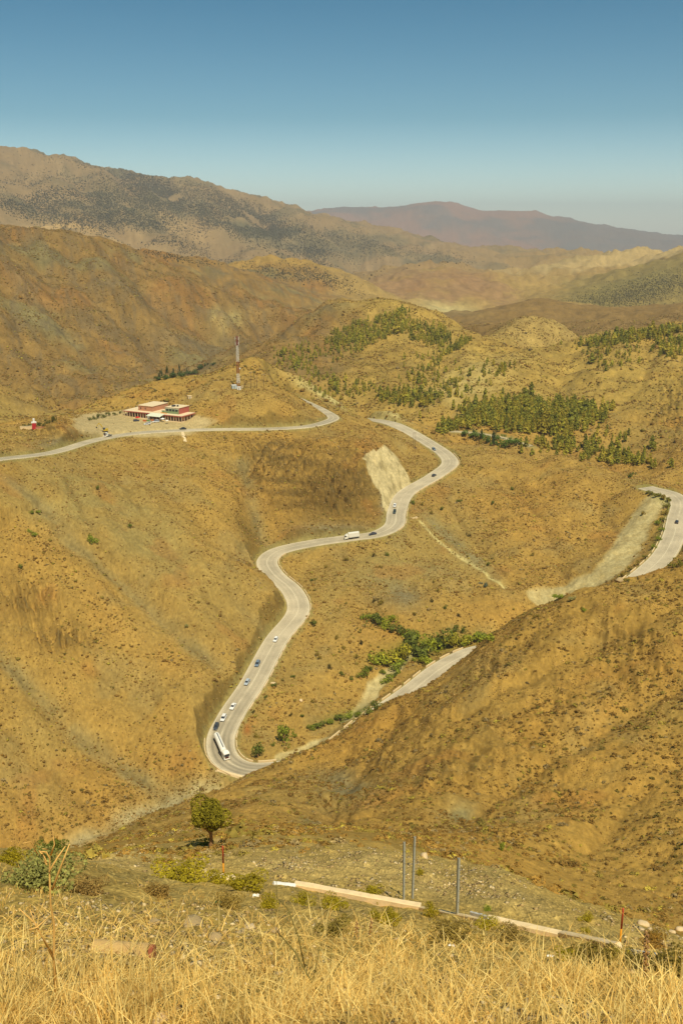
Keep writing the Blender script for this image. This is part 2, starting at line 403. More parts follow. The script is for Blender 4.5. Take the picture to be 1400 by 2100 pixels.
c = mixc(c, OLIVE, (blob(150, 1010, 170, 90, 25, 350, 620) + blob(330, 1130, 150, 70, 40, 350, 620) + blob(80, 1560, 80, 150, 0, 300, 420)*.6 + blob(780, 1170, 140, 60, 0, 440, 570) + blob(930, 1080, 90, 60, 45, 480, 620)*.8 + blob(690, 1270, 60, 60, 0, 400, 520)*.6)*(.75+.4*nm))
c = mixc(c, SCREE, sstep(.25, .75, fbm(x/28+11, y/40, 4)+.15*ns)*.3*mid)
c = mixc(c, SCREE, (blob(940, 1120, 120, 14, 42, 480, 620) + blob(800, 1215, 60, 28, 20, 440, 560) + blob(300, 1650, 230, 16, -22, 60, 320)*.6 + blob(700, 1620, 60, 30, 0, 150, 330) + blob(940, 1660, 40, 22, -25, 120, 330) + blob(640, 1690, 30, 25, 0, 100, 330)*1.1)*(.8+.5*nm))
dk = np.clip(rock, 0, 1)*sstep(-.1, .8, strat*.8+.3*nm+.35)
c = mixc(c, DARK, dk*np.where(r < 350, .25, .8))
beds = perlin(ZG/1.5 + .8*nm + x/40, x/55 + y/70) + .6*perlin(ZG/.7 + x/30, x/40)
bedm = np.clip(blob(680, 1000, 120, 80, 0, 520, 690)*1.2 + blob(560, 945, 70, 40, 0, 560, 700) + blob(130, 890, 90, 26, 0, 540, 700), 0, 1)
c = mixc(c, lin(176, 132, 70), bedm*sstep(.05, .5, beds)*.65)
c = mixc(c, lin(82, 62, 36), bedm*sstep(.05, .5, -beds)*.7)
c = mixc(c, DARK, blob(680, 1020, 105, 66, 0, 520, 690)*.9*(.8+.4*ns))
c = mixc(c, GREY, np.clip(blob(690, 1088, 75, 12, 0, 520, 600) + blob(150, 905, 80, 13, -8, 520, 680) + blob(785, 1030, 7, 34, 0, 520, 640), 0, 1)*.85)  # tall narrow blob: bluff's shadow beside the pale cut, put into the colour
c = mixc(c, GREY, np.clip(blob(715, 1605, 50, 18, 10, 100, 330)+blob(830, 1225, 30, 22, 0, 440, 560), 0, 1)*.7)
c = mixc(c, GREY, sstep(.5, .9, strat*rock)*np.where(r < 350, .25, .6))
c = mixc(c, DARK, mid*sstep(.25, .8, strat*.7+.4*strat2)*sstep(-.2, .5, fbm(x/60+70, y/60, 3))*.25)  # crease shading of the slopes put into the colour, following the strata noise
c = mixc(c, RUST, sstep(.42, .8, fbm(x/33+90, y/33, 4))*.22*mid)
c = mixc(c, RUST, (blob(480, 1585, 20, 12, 25, 300, 400) + blob(505, 1500, 10, 10, 0, 340, 420))*.8)
# cut faces: fresh steep rock above the road
DL = LR[1:, None]-LR[:-1, None]
gz = np.zeros_like(ZG); gz[1:-1] = (ZG[2:]-ZG[:-2])/(RG[2:]-RG[:-2])
ga = np.zeros_like(ZG); ga[:, 1:-1] = (ZG[:, 2:]-ZG[:, :-2])/((AG[:, 2:]-AG[:, :-2])*RG[:, 1:-1])
slope = np.hypot(gz, ga)
cut = sstep(.85, 1.25, slope)*(1-sstep(12, 26, DROAD))*(r > 250)
c = mixc(c, lin(112, 88, 48), cut*.75*(.8+.3*ns))
c = mixc(c, lin(150, 128, 80), (1-sstep(1.2, 3.0, DROAD + .8*ns))*.8)          # bare verge
white = np.clip(blob(785, 965, 40, 33, 55, 560, 660)*1.5 + blob(815, 990, 34, 22, 40, 560, 660)*1.5, 0, 1)
def poly_mask(pts_, r0, r1, soft=4.):
    p = np.array(pts_, float); ins = np.zeros(UU.shape, bool); dist = np.full(UU.shape, 1e9)
    m = (RG > r0) & (RG < r1) & (UU > p[:, 0].min()-40) & (UU < p[:, 0].max()+40) & (VV > p[:, 1].min()-40) & (VV < p[:, 1].max()+40)
    X_, Y_ = UU[m], VV[m]; i_ = np.zeros(X_.shape, bool); d_ = np.full(X_.shape, 1e9)
    for a_, b_ in zip(p, np.roll(p, -1, 0)):
        cr = (a_[1] > Y_) != (b_[1] > Y_); xx = a_[0] + (Y_-a_[1])/(b_[1]-a_[1]+1e-9)*(b_[0]-a_[0]); i_ ^= cr & (X_ < xx)
        ab = b_-a_; t_ = np.clip(((X_-a_[0])*ab[0]+(Y_-a_[1])*ab[1])/(ab@ab), 0, 1); d_ = np.minimum(d_, np.hypot(X_-a_[0]-t_*ab[0], Y_-a_[1]-t_*ab[1]))
    out = np.zeros(UU.shape); out[m] = np.clip(.5 + np.where(i_, d_, -d_)/(2*soft) , 0, 1); return out
white = poly_mask([(772, 930), (789, 913), (810, 932), (828, 960), (852, 996), (818, 1015), (797, 1048), (786, 1040), (779, 1010), (766, 990), (752, 964), (743, 944), (758, 935)], 555, 665, 5)
white = sstep(.35, .65, white + .22*nm + .12*ns)
c = mixc(c, lin(206, 178, 136), white*.92)
c = mixc(c, lin(150, 126, 88), white*sstep(.0, .6, fbm(x/3., y/11, 4))*.7)
for g, f in (('g1', .75), ('g2', .8), ('g3', .8), ('g4', .95), ('g8', .3)):
    D = GUL[g][0]; c = mixc(c, SCREE if g != 'g4' else lin(168, 150, 116), f*np.exp(-(np.minimum(D, 999)/(4.2 if g != 'g4' else 4.2))**2)*(.75+.5*nm))
for g in ('g6', 'g7'):
    c = mixc(c, lin(140, 126, 96), .7*np.exp(-(np.minimum(GUL[g][0], 999)/14)**2)*(.75+.5*nm))
c = mixc(c, PALE, .8*np.exp(-(np.minimum(GUL['g5'][0], 999)/1.1)**2))
for g in ('bed', 'bed2', 'bigbed'):
    c = mixc(c, GRAVEL, GUL[g][2]*.92*(.9+.2*ns))
# plateau, forecourt gravel
pl = sstep(.35, .6, plateau + .12*nm)
c = mixc(c, lin(190, 160, 120), pl*.85)
c = mixc(c, PALE, (blob(640, 795, 60, 10, 25, 780, 900) + blob(680, 820, 40, 8, 30, 780, 900) + blob(800, 850, 40, 9, 15, 720, 840))*.8)
# pine hills
c = mixc(c, lin(168, 134, 72), sstep(720, 900, r)*(1-sstep(1400, 1700, r))*.6)
c = mixc(c, PALE, blob(960, 790, 90, 30, -20, 850, 1100)*.45*(.8+.6*nm))
c = mixc(c, DARK, (blob(780, 750, 90, 30, 15, 850, 1150)*.35 + sstep(.3, .9, nm)*.25*(r > 700)*(r < 1500)))
# left mountain
lm = sstep(880, 1050, r)*(1-sstep(2250, 2500, r))*(1-sstep(640,780,UU+40*nb))
c = mixc(c, lin(136, 100, 60), lm*.8)
lmn = ridged(x/190, y/190, 5, .5)
c = mixc(c, lin(128, 112, 78), lm*sstep(.2, .9, fbm(x/130+3, y/130, 5)+.3*lmn)*.8)
c = mixc(c, lin(150, 100, 54), lm*sstep(.1, .6, fbm(x/90+33, y/160, 4))*.55)
c = mixc(c, lin(118, 98, 74), lm*np.clip(blob(400, 700, 110, 14, 14)+blob(440, 690, 40, 9, 20)+blob(230, 580, 90, 10, 20)+blob(620, 560, 60, 30)*0, 0, 1)*.7)
c = mixc(c, lin(182, 158, 108), lm*np.clip(blob(475, 652, 30, 16, -30)+blob(440, 640, 14, 12, -30), 0, 1)*.6)
c = mixc(c, GREY, lm*np.clip(blob(60, 845, 110, 22, 8, 800, 1000)+blob(40, 560, 20, 60, -35)*.5, 0, 1)*.6)
# hills between
hb = sstep(1350, 1650, r)*(1-sstep(3500, 4100, r))*sstep(600,760,UU+40*nb)
c = mixc(c, lin(164, 128, 80), hb*.8)
c = mixc(c, lin(150, 112, 66), hb*np.clip(blob(1010, 675, 90, 24, 0, 1350, 2200)*1.2, 0, 1)*.8)
c = mixc(c, lin(150, 104, 74), hb*np.clip(blob(840, 590, 60, 26, 15, 2300, 3300)+blob(960, 590, 60, 26, 25, 2300, 3300), 0, 1)*.85)
c = mixc(c, lin(186, 158, 104), hb*np.clip(blob(1110, 690, 60, 22, 0, 1250, 1600), 0, 1)*.7)
c = mixc(c, lin(208, 184, 134), hb*np.clip(blob(930, 642, 60, 11, 8, 1700, 2600), 0, 1)*.8)
c = mixc(c, lin(120, 106, 66), np.clip(blob(1290, 600, 130, 26, -14, 2150, 3100)*1.5, 0, 1)*.7)
wob = 60*nb
hill = lambda r0, r1, u0, u1: sstep(r0-40, r0, r+wob)*(1-sstep(r1, r1+30, r+wob*.2))*sstep(u0-30, u0+30, UU+30*nm)*(1-sstep(u1-30, u1+30, UU+30*nm))
c = mixc(c, lin(132, 98, 58), hill(1480, 2060, 870, 1420)*.85)
c = mixc(c, lin(176, 140, 88), hill(1250, 1460, 1030, 1220)*.5)
c = mixc(c, lin(152, 112, 80), hill(2480, 3060, 735, 1050)*sstep(-.5, .2, fbm(x/130, y/130, 4))*.85)
c = mixc(c, lin(204, 168, 118), hill(3100, 3750, 1000, 1700)*.8)
c = mixc(c, lin(126, 106, 62), hill(2180, 2950, 1150, 1700)*.6)
c *= (1 + .22*np.clip(fbm(x/24, y/24, 4), -1, 1)*sstep(850, 1000, r)*(1-sstep(3500, 5000, r)))[..., None]
c = mixc(c, lin(112, 92, 70), lm*sstep(.1, .7, ridged((x*.8+y*.3)/26, (y*.9-x*.3)/120, 4, .6)+.3*nb)*.55)
# far mountains
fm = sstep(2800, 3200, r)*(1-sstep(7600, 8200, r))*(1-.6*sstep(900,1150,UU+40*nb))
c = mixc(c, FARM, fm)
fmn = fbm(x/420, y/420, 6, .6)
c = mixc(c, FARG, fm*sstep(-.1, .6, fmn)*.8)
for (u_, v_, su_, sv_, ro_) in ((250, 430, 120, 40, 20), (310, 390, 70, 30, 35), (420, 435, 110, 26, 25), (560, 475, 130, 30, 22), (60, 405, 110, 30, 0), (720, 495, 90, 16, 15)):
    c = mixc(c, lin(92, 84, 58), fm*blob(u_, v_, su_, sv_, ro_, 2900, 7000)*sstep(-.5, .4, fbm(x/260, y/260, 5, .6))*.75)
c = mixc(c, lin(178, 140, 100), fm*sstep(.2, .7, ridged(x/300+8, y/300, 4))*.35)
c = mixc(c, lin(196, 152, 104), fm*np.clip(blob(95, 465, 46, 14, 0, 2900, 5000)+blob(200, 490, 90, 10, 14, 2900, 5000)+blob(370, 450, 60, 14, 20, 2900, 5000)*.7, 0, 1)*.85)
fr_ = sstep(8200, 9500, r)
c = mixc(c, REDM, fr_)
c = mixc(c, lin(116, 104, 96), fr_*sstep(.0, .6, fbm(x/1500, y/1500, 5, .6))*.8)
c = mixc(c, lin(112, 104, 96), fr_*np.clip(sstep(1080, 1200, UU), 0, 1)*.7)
# near ground
ng = 1 - sstep(60, 110, r)
c = mixc(c, lin(196, 156, 92), ng*.8)
c = mixc(c, lin(160, 132, 84), ng*sstep(.0, .5, fbm(x/2.3, y/2.3, 4))*.6)
c = mixc(c, STRAW, ng*(1-sstep(16, 26, r))*sstep(-.3, .5, fbm(x/1.7+9, y/1.7, 3))*.6)
spoil = np.clip(blob(250, 1770, 120, 22, 2, 36, 75) + blob(620, 1775, 140, 26, 4, 36, 75)*1.2 + blob(850, 1800, 130, 34, 16, 34, 75)*1.1 + blob(1060, 1840, 110, 30, 24, 34, 75)+blob(1330, 1935, 70, 22, 10, 31, 60), 0, 1)
c = mixc(c, lin(196, 158, 104), spoil*.85*(.8+.3*fbm(x/1.5, y/1.5, 3)))
c = mixc(c, GREEN, np.clip(blob(870, 1330, 110, 22, -10, 420, 480) + blob(720, 1465, 60, 12, -15, 360, 420) + blob(1375, 1040, 10, 40, 0, 540, 620) + blob(1345, 1010, 28, 10, 30, 560, 640) + blob(1350, 1110, 12, 40, 20, 490, 600)*.7, 0, 1)*.7)
spur = sstep(90, 140, r)*(1-sstep(345, 365, r))*(UU > 380)*(1-.0*r)
spur = np.where(DROAD < 4, 0, spur)
c = mixc(c, c*np.array([1.08, 1.05, .98]), spur)
for g_ in ('g1', 'g2', 'g3', 'g9', 's1', 's2', 's3', 's4', 's5', 'l1', 'l2', 'l3', 'l4', 'r1', 'r2', 'r3', 'r4'):
    c = mixc(c, DARK, .45*np.exp(-(np.minimum(GUL[g_][0], 999)/1.6)**2)*sstep(-.3, .5, nm+.5*ns))  # crease darkness put into the colour along the gully floors
fine = perlin(x/1.3, y/1.3) + .7*perlin(x/.55+5, y/.55)
c *= (1 + .07*np.clip(nm, -1, 1) + .08*np.clip(ns, -1, 1)*(r < 1500) + .13*np.clip(fine, -1, 1)*(r > 60)*(r < 800) + .15*np.clip(fbm(x/5.5, y/5.5, 3), -1, 1)*(r >= 700)*(r < 2500))[..., None]
satw = np.clip((c[..., 0]-c[..., 2])/np.maximum(c[..., 0], 1e-3)/.75, .15, 1)[..., None]
c = np.clip(.99*c*(1+satw*np.array([0, .12, -.10])), .01, .8)

def grid_mesh(name, X3, colour, smooth_=True):
    R_, C_ = X3.shape[:2]
    me = bpy.data.meshes.new(name)
    me.vertices.add(R_*C_); me.vertices.foreach_set('co', X3.reshape(-1).astype(np.float32))
    idx = np.arange(R_*C_, dtype=np.int32).reshape(R_, C_)
    q = np.stack([idx[:-1, :-1], idx[:-1, 1:], idx[1:, 1:], idx[1:, :-1]], -1).reshape(-1, 4)[:, ::-1]
    me.loops.add(q.size); me.polygons.add(len(q))
    me.loops.foreach_set('vertex_index', q.reshape(-1))
    me.polygons.foreach_set('loop_start', np.arange(0, q.size, 4, dtype=np.int32))
    me.polygons.foreach_set('use_smooth', np.full(len(q), smooth_))
    me.update(calc_edges=True)
    at_ = me.color_attributes.new('earth', 'FLOAT_COLOR', 'POINT')
    at_.data.foreach_set('color', np.concatenate([colour, np.ones(colour.shape[:2]+(1,))], -1).reshape(-1).astype(np.float32))
    return me
# ------------------------------------------------------------------ materials
def new_mat(name):
    m = bpy.data.materials.new(name); m.use_nodes = True
    nt = m.node_tree; b = nt.nodes['Principled BSDF']
    b.inputs['Specular IOR Level'].default_value = .25
    return m, nt, b
def node(nt, t, **kw):
    n_ = nt.nodes.new(t)
    for k, v in kw.items():
        if k.startswith('i_'): n_.inputs[k[2:].replace('_', ' ')].default_value = v
        else: setattr(n_, k, v)
    return n_
def simple_mat(name, rgb, rough=.7, metal=0., vary=.18, scale=6., bump=0., spec=.3):
    """a colour that wears unevenly: noise in value, optional bump"""
    m, nt, b = new_mat(name)
    tc = node(nt, 'ShaderNodeTexCoord'); nz = node(nt, 'ShaderNodeTexNoise', i_Scale=scale, i_Detail=5., i_Roughness=.6)
    nt.links.new(tc.outputs['Object'], nz.inputs['Vector'])
    mr = node(nt, 'ShaderNodeMapRange'); mr.inputs[3].default_value = 1-vary; mr.inputs[4].default_value = 1+vary
    nt.links.new(nz.outputs['Fac'], mr.inputs[0])
    mx = node(nt, 'ShaderNodeMix', data_type='RGBA', blend_type='MULTIPLY'); mx.inputs[0].default_value = 1
    mx.inputs[6].default_value = (*rgb, 1); nt.links.new(mr.outputs[0], mx.inputs[7])
    nt.links.new(mx.outputs[2], b.inputs['Base Color'])
    b.inputs['Roughness'].default_value = rough; b.inputs['Metallic'].default_value = metal; b.inputs['Specular IOR Level'].default_value = spec
    if bump:
        bp = node(nt, 'ShaderNodeBump', i_Strength=bump, i_Distance=.05); nt.links.new(nz.outputs['Fac'], bp.inputs['Height']); nt.links.new(bp.outputs[0], b.inputs['Normal'])
    return m

def land_mat():
    m, nt, b = new_mat('dry_earth'); L = nt.links.new
    ca_ = node(nt, 'ShaderNodeVertexColor', layer_name='earth')
    tc = node(nt, 'ShaderNodeTexCoord')
    geo = node(nt, 'ShaderNodeNewGeometry')
    ln_ = node(nt, 'ShaderNodeVectorMath', operation='LENGTH'); L(tc.outputs['Object'], ln_.inputs[0])
    mp0 = node(nt, 'ShaderNodeMapping'); mp0.inputs['Scale'].default_value = (1, .55, .55); L(tc.outputs['Object'], mp0.inputs['Vector'])
    def noise(scale, det=4., rough=.65):
        z = node(nt, 'ShaderNodeTexNoise', i_Scale=scale, i_Detail=det, i_Roughness=rough); L(tc.outputs['Object'] if scale < .5 else mp0.outputs[0], z.inputs['Vector']); return z.outputs['Fac']
    def rng_(src, a, b_, lo, hi):
        z = node(nt, 'ShaderNodeMapRange'); L(src, z.inputs[0])
        for i, v_ in enumerate((a, b_, lo, hi)): z.inputs[i+1].default_value = v_
        return z.outputs[0]
    def mul(a, b_):
        z = node(nt, 'ShaderNodeMath', operation='MULTIPLY'); L(a, z.inputs[0]); L(b_, z.inputs[1]); return z.outputs[0]
    n1 = noise(.9, 6.); n2 = noise(7., 5.); n3 = noise(.11, 5.); n4 = noise(.02, 6.)
    v1 = rng_(n1, .3, .7, .74, 1.2); v2 = rng_(n2, .3, .7, .80, 1.18); v3 = rng_(n3, .3, .7, .91, 1.09); v4 = rng_(n4, .3, .7, .9, 1.08)
    val = mul(mul(v1, v2), mul(v3, v4))
    mx = node(nt, 'ShaderNodeMix', data_type='RGBA', blend_type='MULTIPLY'); mx.inputs[0].default_value = 1
    L(ca_.outputs['Color'], mx.inputs[6]); L(val, mx.inputs[7])
    # loose stones: paler and darker chips
    mp = node(nt, 'ShaderNodeMapping'); mp.inputs['Scale'].default_value = (1, .4, .4); L(tc.outputs['Object'], mp.inputs['Vector'])
    vo = node(nt, 'ShaderNodeTexVoronoi', i_Scale=9.); L(mp.outputs[0], vo.inputs['Vector'])
    vs = node(nt, 'ShaderNodeSeparateColor'); L(vo.outputs['Color'], vs.inputs[0])
    chip = rng_(vs.outputs[0], .55, .6, 0., 1.); cv = rng_(vs.outputs[1], 0., 1., .6, 1.5)
    nearf = rng_(ln_.outputs['Value'], 60., 140., 1., 0.)
    m2 = node(nt, 'ShaderNodeMix', data_type='RGBA', blend_type='MULTIPLY'); L(mul(chip, nearf), m2.inputs[0]); L(mx.outputs[2], m2.inputs[6]); L(cv, m2.inputs[7])
    L(m2.outputs[2], b.inputs['Base Color'])
    b.inputs['Roughness'].default_value = .95; b.inputs['Specular IOR Level'].default_value = .08
    b1 = node(nt, 'ShaderNodeBump', i_Strength=.5, i_Distance=.14); L(n1, b1.inputs['Height'])
    b2 = node(nt, 'ShaderNodeBump', i_Strength=.6, i_Distance=.03); L(n2, b2.inputs['Height']); L(b1.outputs[0], b2.inputs['Normal'])
    b3 = node(nt, 'ShaderNodeBump', i_Strength=.35, i_Distance=1.5); L(n3, b3.inputs['Height']); L(b2.outputs[0], b3.inputs['Normal'])
    b4 = node(nt, 'ShaderNodeBump', i_Strength=.45, i_Distance=.06); L(vo.outputs['Distance'], b4.inputs['Height']); L(b3.outputs[0], b4.inputs['Normal']); 
    L(nearf, b4.inputs['Strength'])
    L(b4.outputs[0], b.inputs['Normal'])
    return m
M_LAND = land_mat()
MP = simple_mat

def link(name, me, parent=None, **props):
    o = bpy.data.objects.new(name, me); COL.objects.link(o)
    if parent: o.parent = parent
    for k, v in props.items(): o[k] = v
    if 'category' in props and 'kind' not in props: o['kind'] = 'thing'
    return o
def empty(name, loc=(0, 0, 0), rz=0., **props):
    o = bpy.data.objects.new(name, None); COL.objects.link(o); o.location = loc; o.rotation_euler = (0, 0, rz); o.empty_display_size = .3
    for k, v in props.items(): o[k] = v
    if 'category' in props: o['kind'] = 'thing'
    return o

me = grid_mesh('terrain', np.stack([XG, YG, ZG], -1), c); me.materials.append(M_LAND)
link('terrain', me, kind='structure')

# ------------------------------------------------------------------ camera, sun, sky, air
cam = bpy.data.cameras.new('camera'); co = bpy.data.objects.new('camera', cam); COL.objects.link(co)
cam.sensor_fit = 'VERTICAL'; cam.sensor_height = 36; cam.sensor_width = 24; cam.lens = 35; cam.clip_start = .1; cam.clip_end = 200000
co.rotation_euler = (math.radians(90) - PITCH, 0, 0)
SC.camera = co
SUN_EL, SUN_AZ = math.radians(60), math.radians(158)      # azimuth of the sun, clockwise from +y (the view direction)
sd = Vector((math.sin(SUN_AZ)*math.cos(SUN_EL), math.cos(SUN_AZ)*math.cos(SUN_EL), math.sin(SUN_EL)))
sl = bpy.data.lights.new('sun', 'SUN'); sl.energy = 4.6; sl.angle = math.radians(.53); sl.color = (1., .93, .76)
so = bpy.data.objects.new('sun', sl); COL.objects.link(so); so.rotation_euler = sd.to_track_quat('Z', 'Y').to_euler(); so.location = (0, 0, 900)
wd = bpy.data.worlds.new('World'); SC.world = wd; wd.use_nodes = True
nt = wd.node_tree; bg = nt.nodes['Background']
sk = node(nt, 'ShaderNodeTexSky', sky_type='NISHITA', sun_disc=False, sun_elevation=SUN_EL, sun_rotation=SUN_AZ, altitude=2200., air_density=1., dust_density=2.2, ozone_density=1.2)
tc = node(nt, 'ShaderNodeTexCoord'); sp = node(nt, 'ShaderNodeSeparateXYZ'); nt.links.new(tc.outputs['Generated'], sp.inputs[0])
rp = node(nt, 'ShaderNodeValToRGB'); nt.links.new(sp.outputs['Z'], rp.inputs[0])
rp.color_ramp.elements[0].position = 0.; rp.color_ramp.elements[0].color = SKY0 = (1.55, 1.55, 1.36, 1)
rp.color_ramp.elements[1].position = .24; rp.color_ramp.elements[1].color = (.18, .60, .66, 1)
e = rp.color_ramp.elements.new(.10); e.color = (.55, .85, .81, 1)
mx = node(nt, 'ShaderNodeMix', data_type='RGBA', blend_type='MULTIPLY'); mx.inputs[0].default_value = 1
nt.links.new(sk.outputs[0], mx.inputs[6]); nt.links.new(rp.outputs[0], mx.inputs[7])
nt.links.new(mx.outputs[2], bg.inputs['Color']); bg.inputs['Strength'].default_value = .105
SC.view_settings.view_transform = 'Standard'; SC.view_settings.look = 'None'; SC.view_settings.gamma = 1; SC.view_settings.exposure = 0; SC.view_settings.use_curve_mapping = False
SC.cycles.max_bounces = 5; SC.cycles.volume_bounces = 0; SC.cycles.diffuse_bounces = 3; SC.cycles.transparent_max_bounces = 6
# ------------------------------------------------------------------ road surfaces
def strip_mesh(name, rows):
    """rows: (N, K, 3) lattice -> mesh with upward faces"""
    R_, K = rows.shape[:2]
    me = bpy.data.meshes.new(name)
    idx = np.arange(R_*K).reshape(R_, K)
    q = np.stack([idx[:-1, :-1], idx[:-1, 1:], idx[1:, 1:], idx[1:, :-1]], -1).reshape(-1, 4)[:, ::-1]
    me.from_pydata(rows.reshape(-1, 3).tolist(), [], q.tolist()); me.update()
    return me
def offset(rr, off, dz=0., i0=0, i1=None):
    C = rr['c'][i0:i1]; N = rr['n'][i0:i1]
    return np.stack([C[:, 0]+N[:, 0]*off, C[:, 1]+N[:, 1]*off, C[:, 2]+dz], 1)
def asphalt_mat():
    m, nt, b = new_mat('worn_asphalt'); L = nt.links.new
    tc = node(nt, 'ShaderNodeTexCoord'); va = node(nt, 'ShaderNodeVertexColor', layer_name='wear')
    n1 = node(nt, 'ShaderNodeTexNoise', i_Scale=.12, i_Detail=6.); n2 = node(nt, 'ShaderNodeTexNoise', i_Scale=2.5, i_Detail=5.)
    L(tc.outputs['Object'], n1.inputs['Vector']); L(tc.outputs['Object'], n2.inputs['Vector'])
    a = node(nt, 'ShaderNodeMapRange'); L(n1.outputs['Fac'], a.inputs[0]); a.inputs[1].default_value = .3; a.inputs[2].default_value = .7; a.inputs[3].default_value = .82; a.inputs[4].default_value = 1.15
    a2 = node(nt, 'ShaderNodeMapRange'); L(n2.outputs['Fac'], a2.inputs[0]); a2.inputs[1].default_value = .3; a2.inputs[2].default_value = .7; a2.inputs[3].default_value = .85; a2.inputs[4].default_value = 1.12
    mm = node(nt, 'ShaderNodeMath', operation='MULTIPLY'); L(a.outputs[0], mm.inputs[0]); L(a2.outputs[0], mm.inputs[1])
    mx = node(nt, 'ShaderNodeMix', data_type='RGBA', blend_type='MULTIPLY'); mx.inputs[0].default_value = 1; L(va.outputs['Color'], mx.inputs[6]); L(mm.outputs[0], mx.inputs[7])
    L(mx.outputs[2], b.inputs['Base Color']); b.inputs['Roughness'].default_value = .85; b.inputs['Specular IOR Level'].default_value = .2
    return m
M_ASPH = asphalt_mat()
M_PAINT = MP('road_paint', tuple(lin(222, 208, 170)), .7, vary=.25, scale=1.5)
ROAD_LIGHT, ROAD_MID, ROAD_DARK = lin(196, 179, 144), lin(186, 170, 136), lin(144, 132, 106)
for k, rr in RC.items():
    h = rr['w']/2
    offs = np.array([-h-.45, -h, -h*.78, -h*.58, -h*.4, -h*.2, 0, h*.2, h*.4, h*.58, h*.78, h, h+.45])
    rows = np.stack([offset(rr, o, -.5 if abs(o) > h+.1 else .03*(1-abs(o)/h)) for o in offs], 1)
    me = strip_mesh(k, rows)
    N_ = len(rr['c'])
    lane = np.array([0, 0, .1, .75, .35, .75, .0, .75, .35, .75, .1, 0, 0])
    sx = rr['c'][:, 0]; sy = rr['c'][:, 1]
    amt = np.clip(.5 + .9*fbm(sx/60, sy/60, 3), 0, 1)
    if k == 'main_road':   # fresh dark patches of rubber and oil in the hairpin
        amt = amt*.6 + .9*np.exp(-((sx-at(470, 1530, 356)[0])**2 + (sy-at(470, 1530, 356)[1])**2)/38**2)
    ww = ROAD_LIGHT[None, None] + (ROAD_DARK-ROAD_LIGHT)[None, None]*(np.clip(lane[None]*amt[:, None], 0, 1))[..., None]
    if k == 'valley_track': ww = np.broadcast_to(lin(186, 168, 126), ww.shape)
    ca_ = me.color_attributes.new('wear', 'FLOAT_COLOR', 'POINT')
    ca_.data.foreach_set('color', np.concatenate([ww, np.ones(ww.shape[:2]+(1,))], -1).reshape(-1).astype(np.float32))
    me.materials.append(M_ASPH)
    link(k, me, kind='structure')
    if k == 'valley_track': continue
    V = []; Fc = []
    def line(off, w_, i0, i1):
        A = offset(rr, off-w_/2, .035*(1-abs(off)/h)+.012, i0, i1); B = offset(rr, off+w_/2, .035*(1-abs(off)/h)+.012, i0, i1)
        s = len(V)
        for p, q in zip(A, B): V.append(tuple(p)); V.append(tuple(q))
        for i in range(len(A)-1): Fc.append((s+2*i, s+2*i+2, s+2*i+3, s+2*i+1))
    line(-h+.45, .2, 0, N_); line(h-.45, .2, 0, N_)
    i = 0
    while i < N_-8:
        solid = (i // 120) % 3 != 1
        line(0, .17, i, min(N_, i + (13 if solid else 5))); i += 12 if solid else 12
    if k == 'main_road':
        for i in range(430, N_-600, 11): line(-h*.36, .15, i, i+4)
    me = bpy.data.meshes.new('road_markings'); me.from_pydata(V, [], Fc); me.update(); me.materials.append(M_PAINT)
    link('road_markings', me, kind='structure')
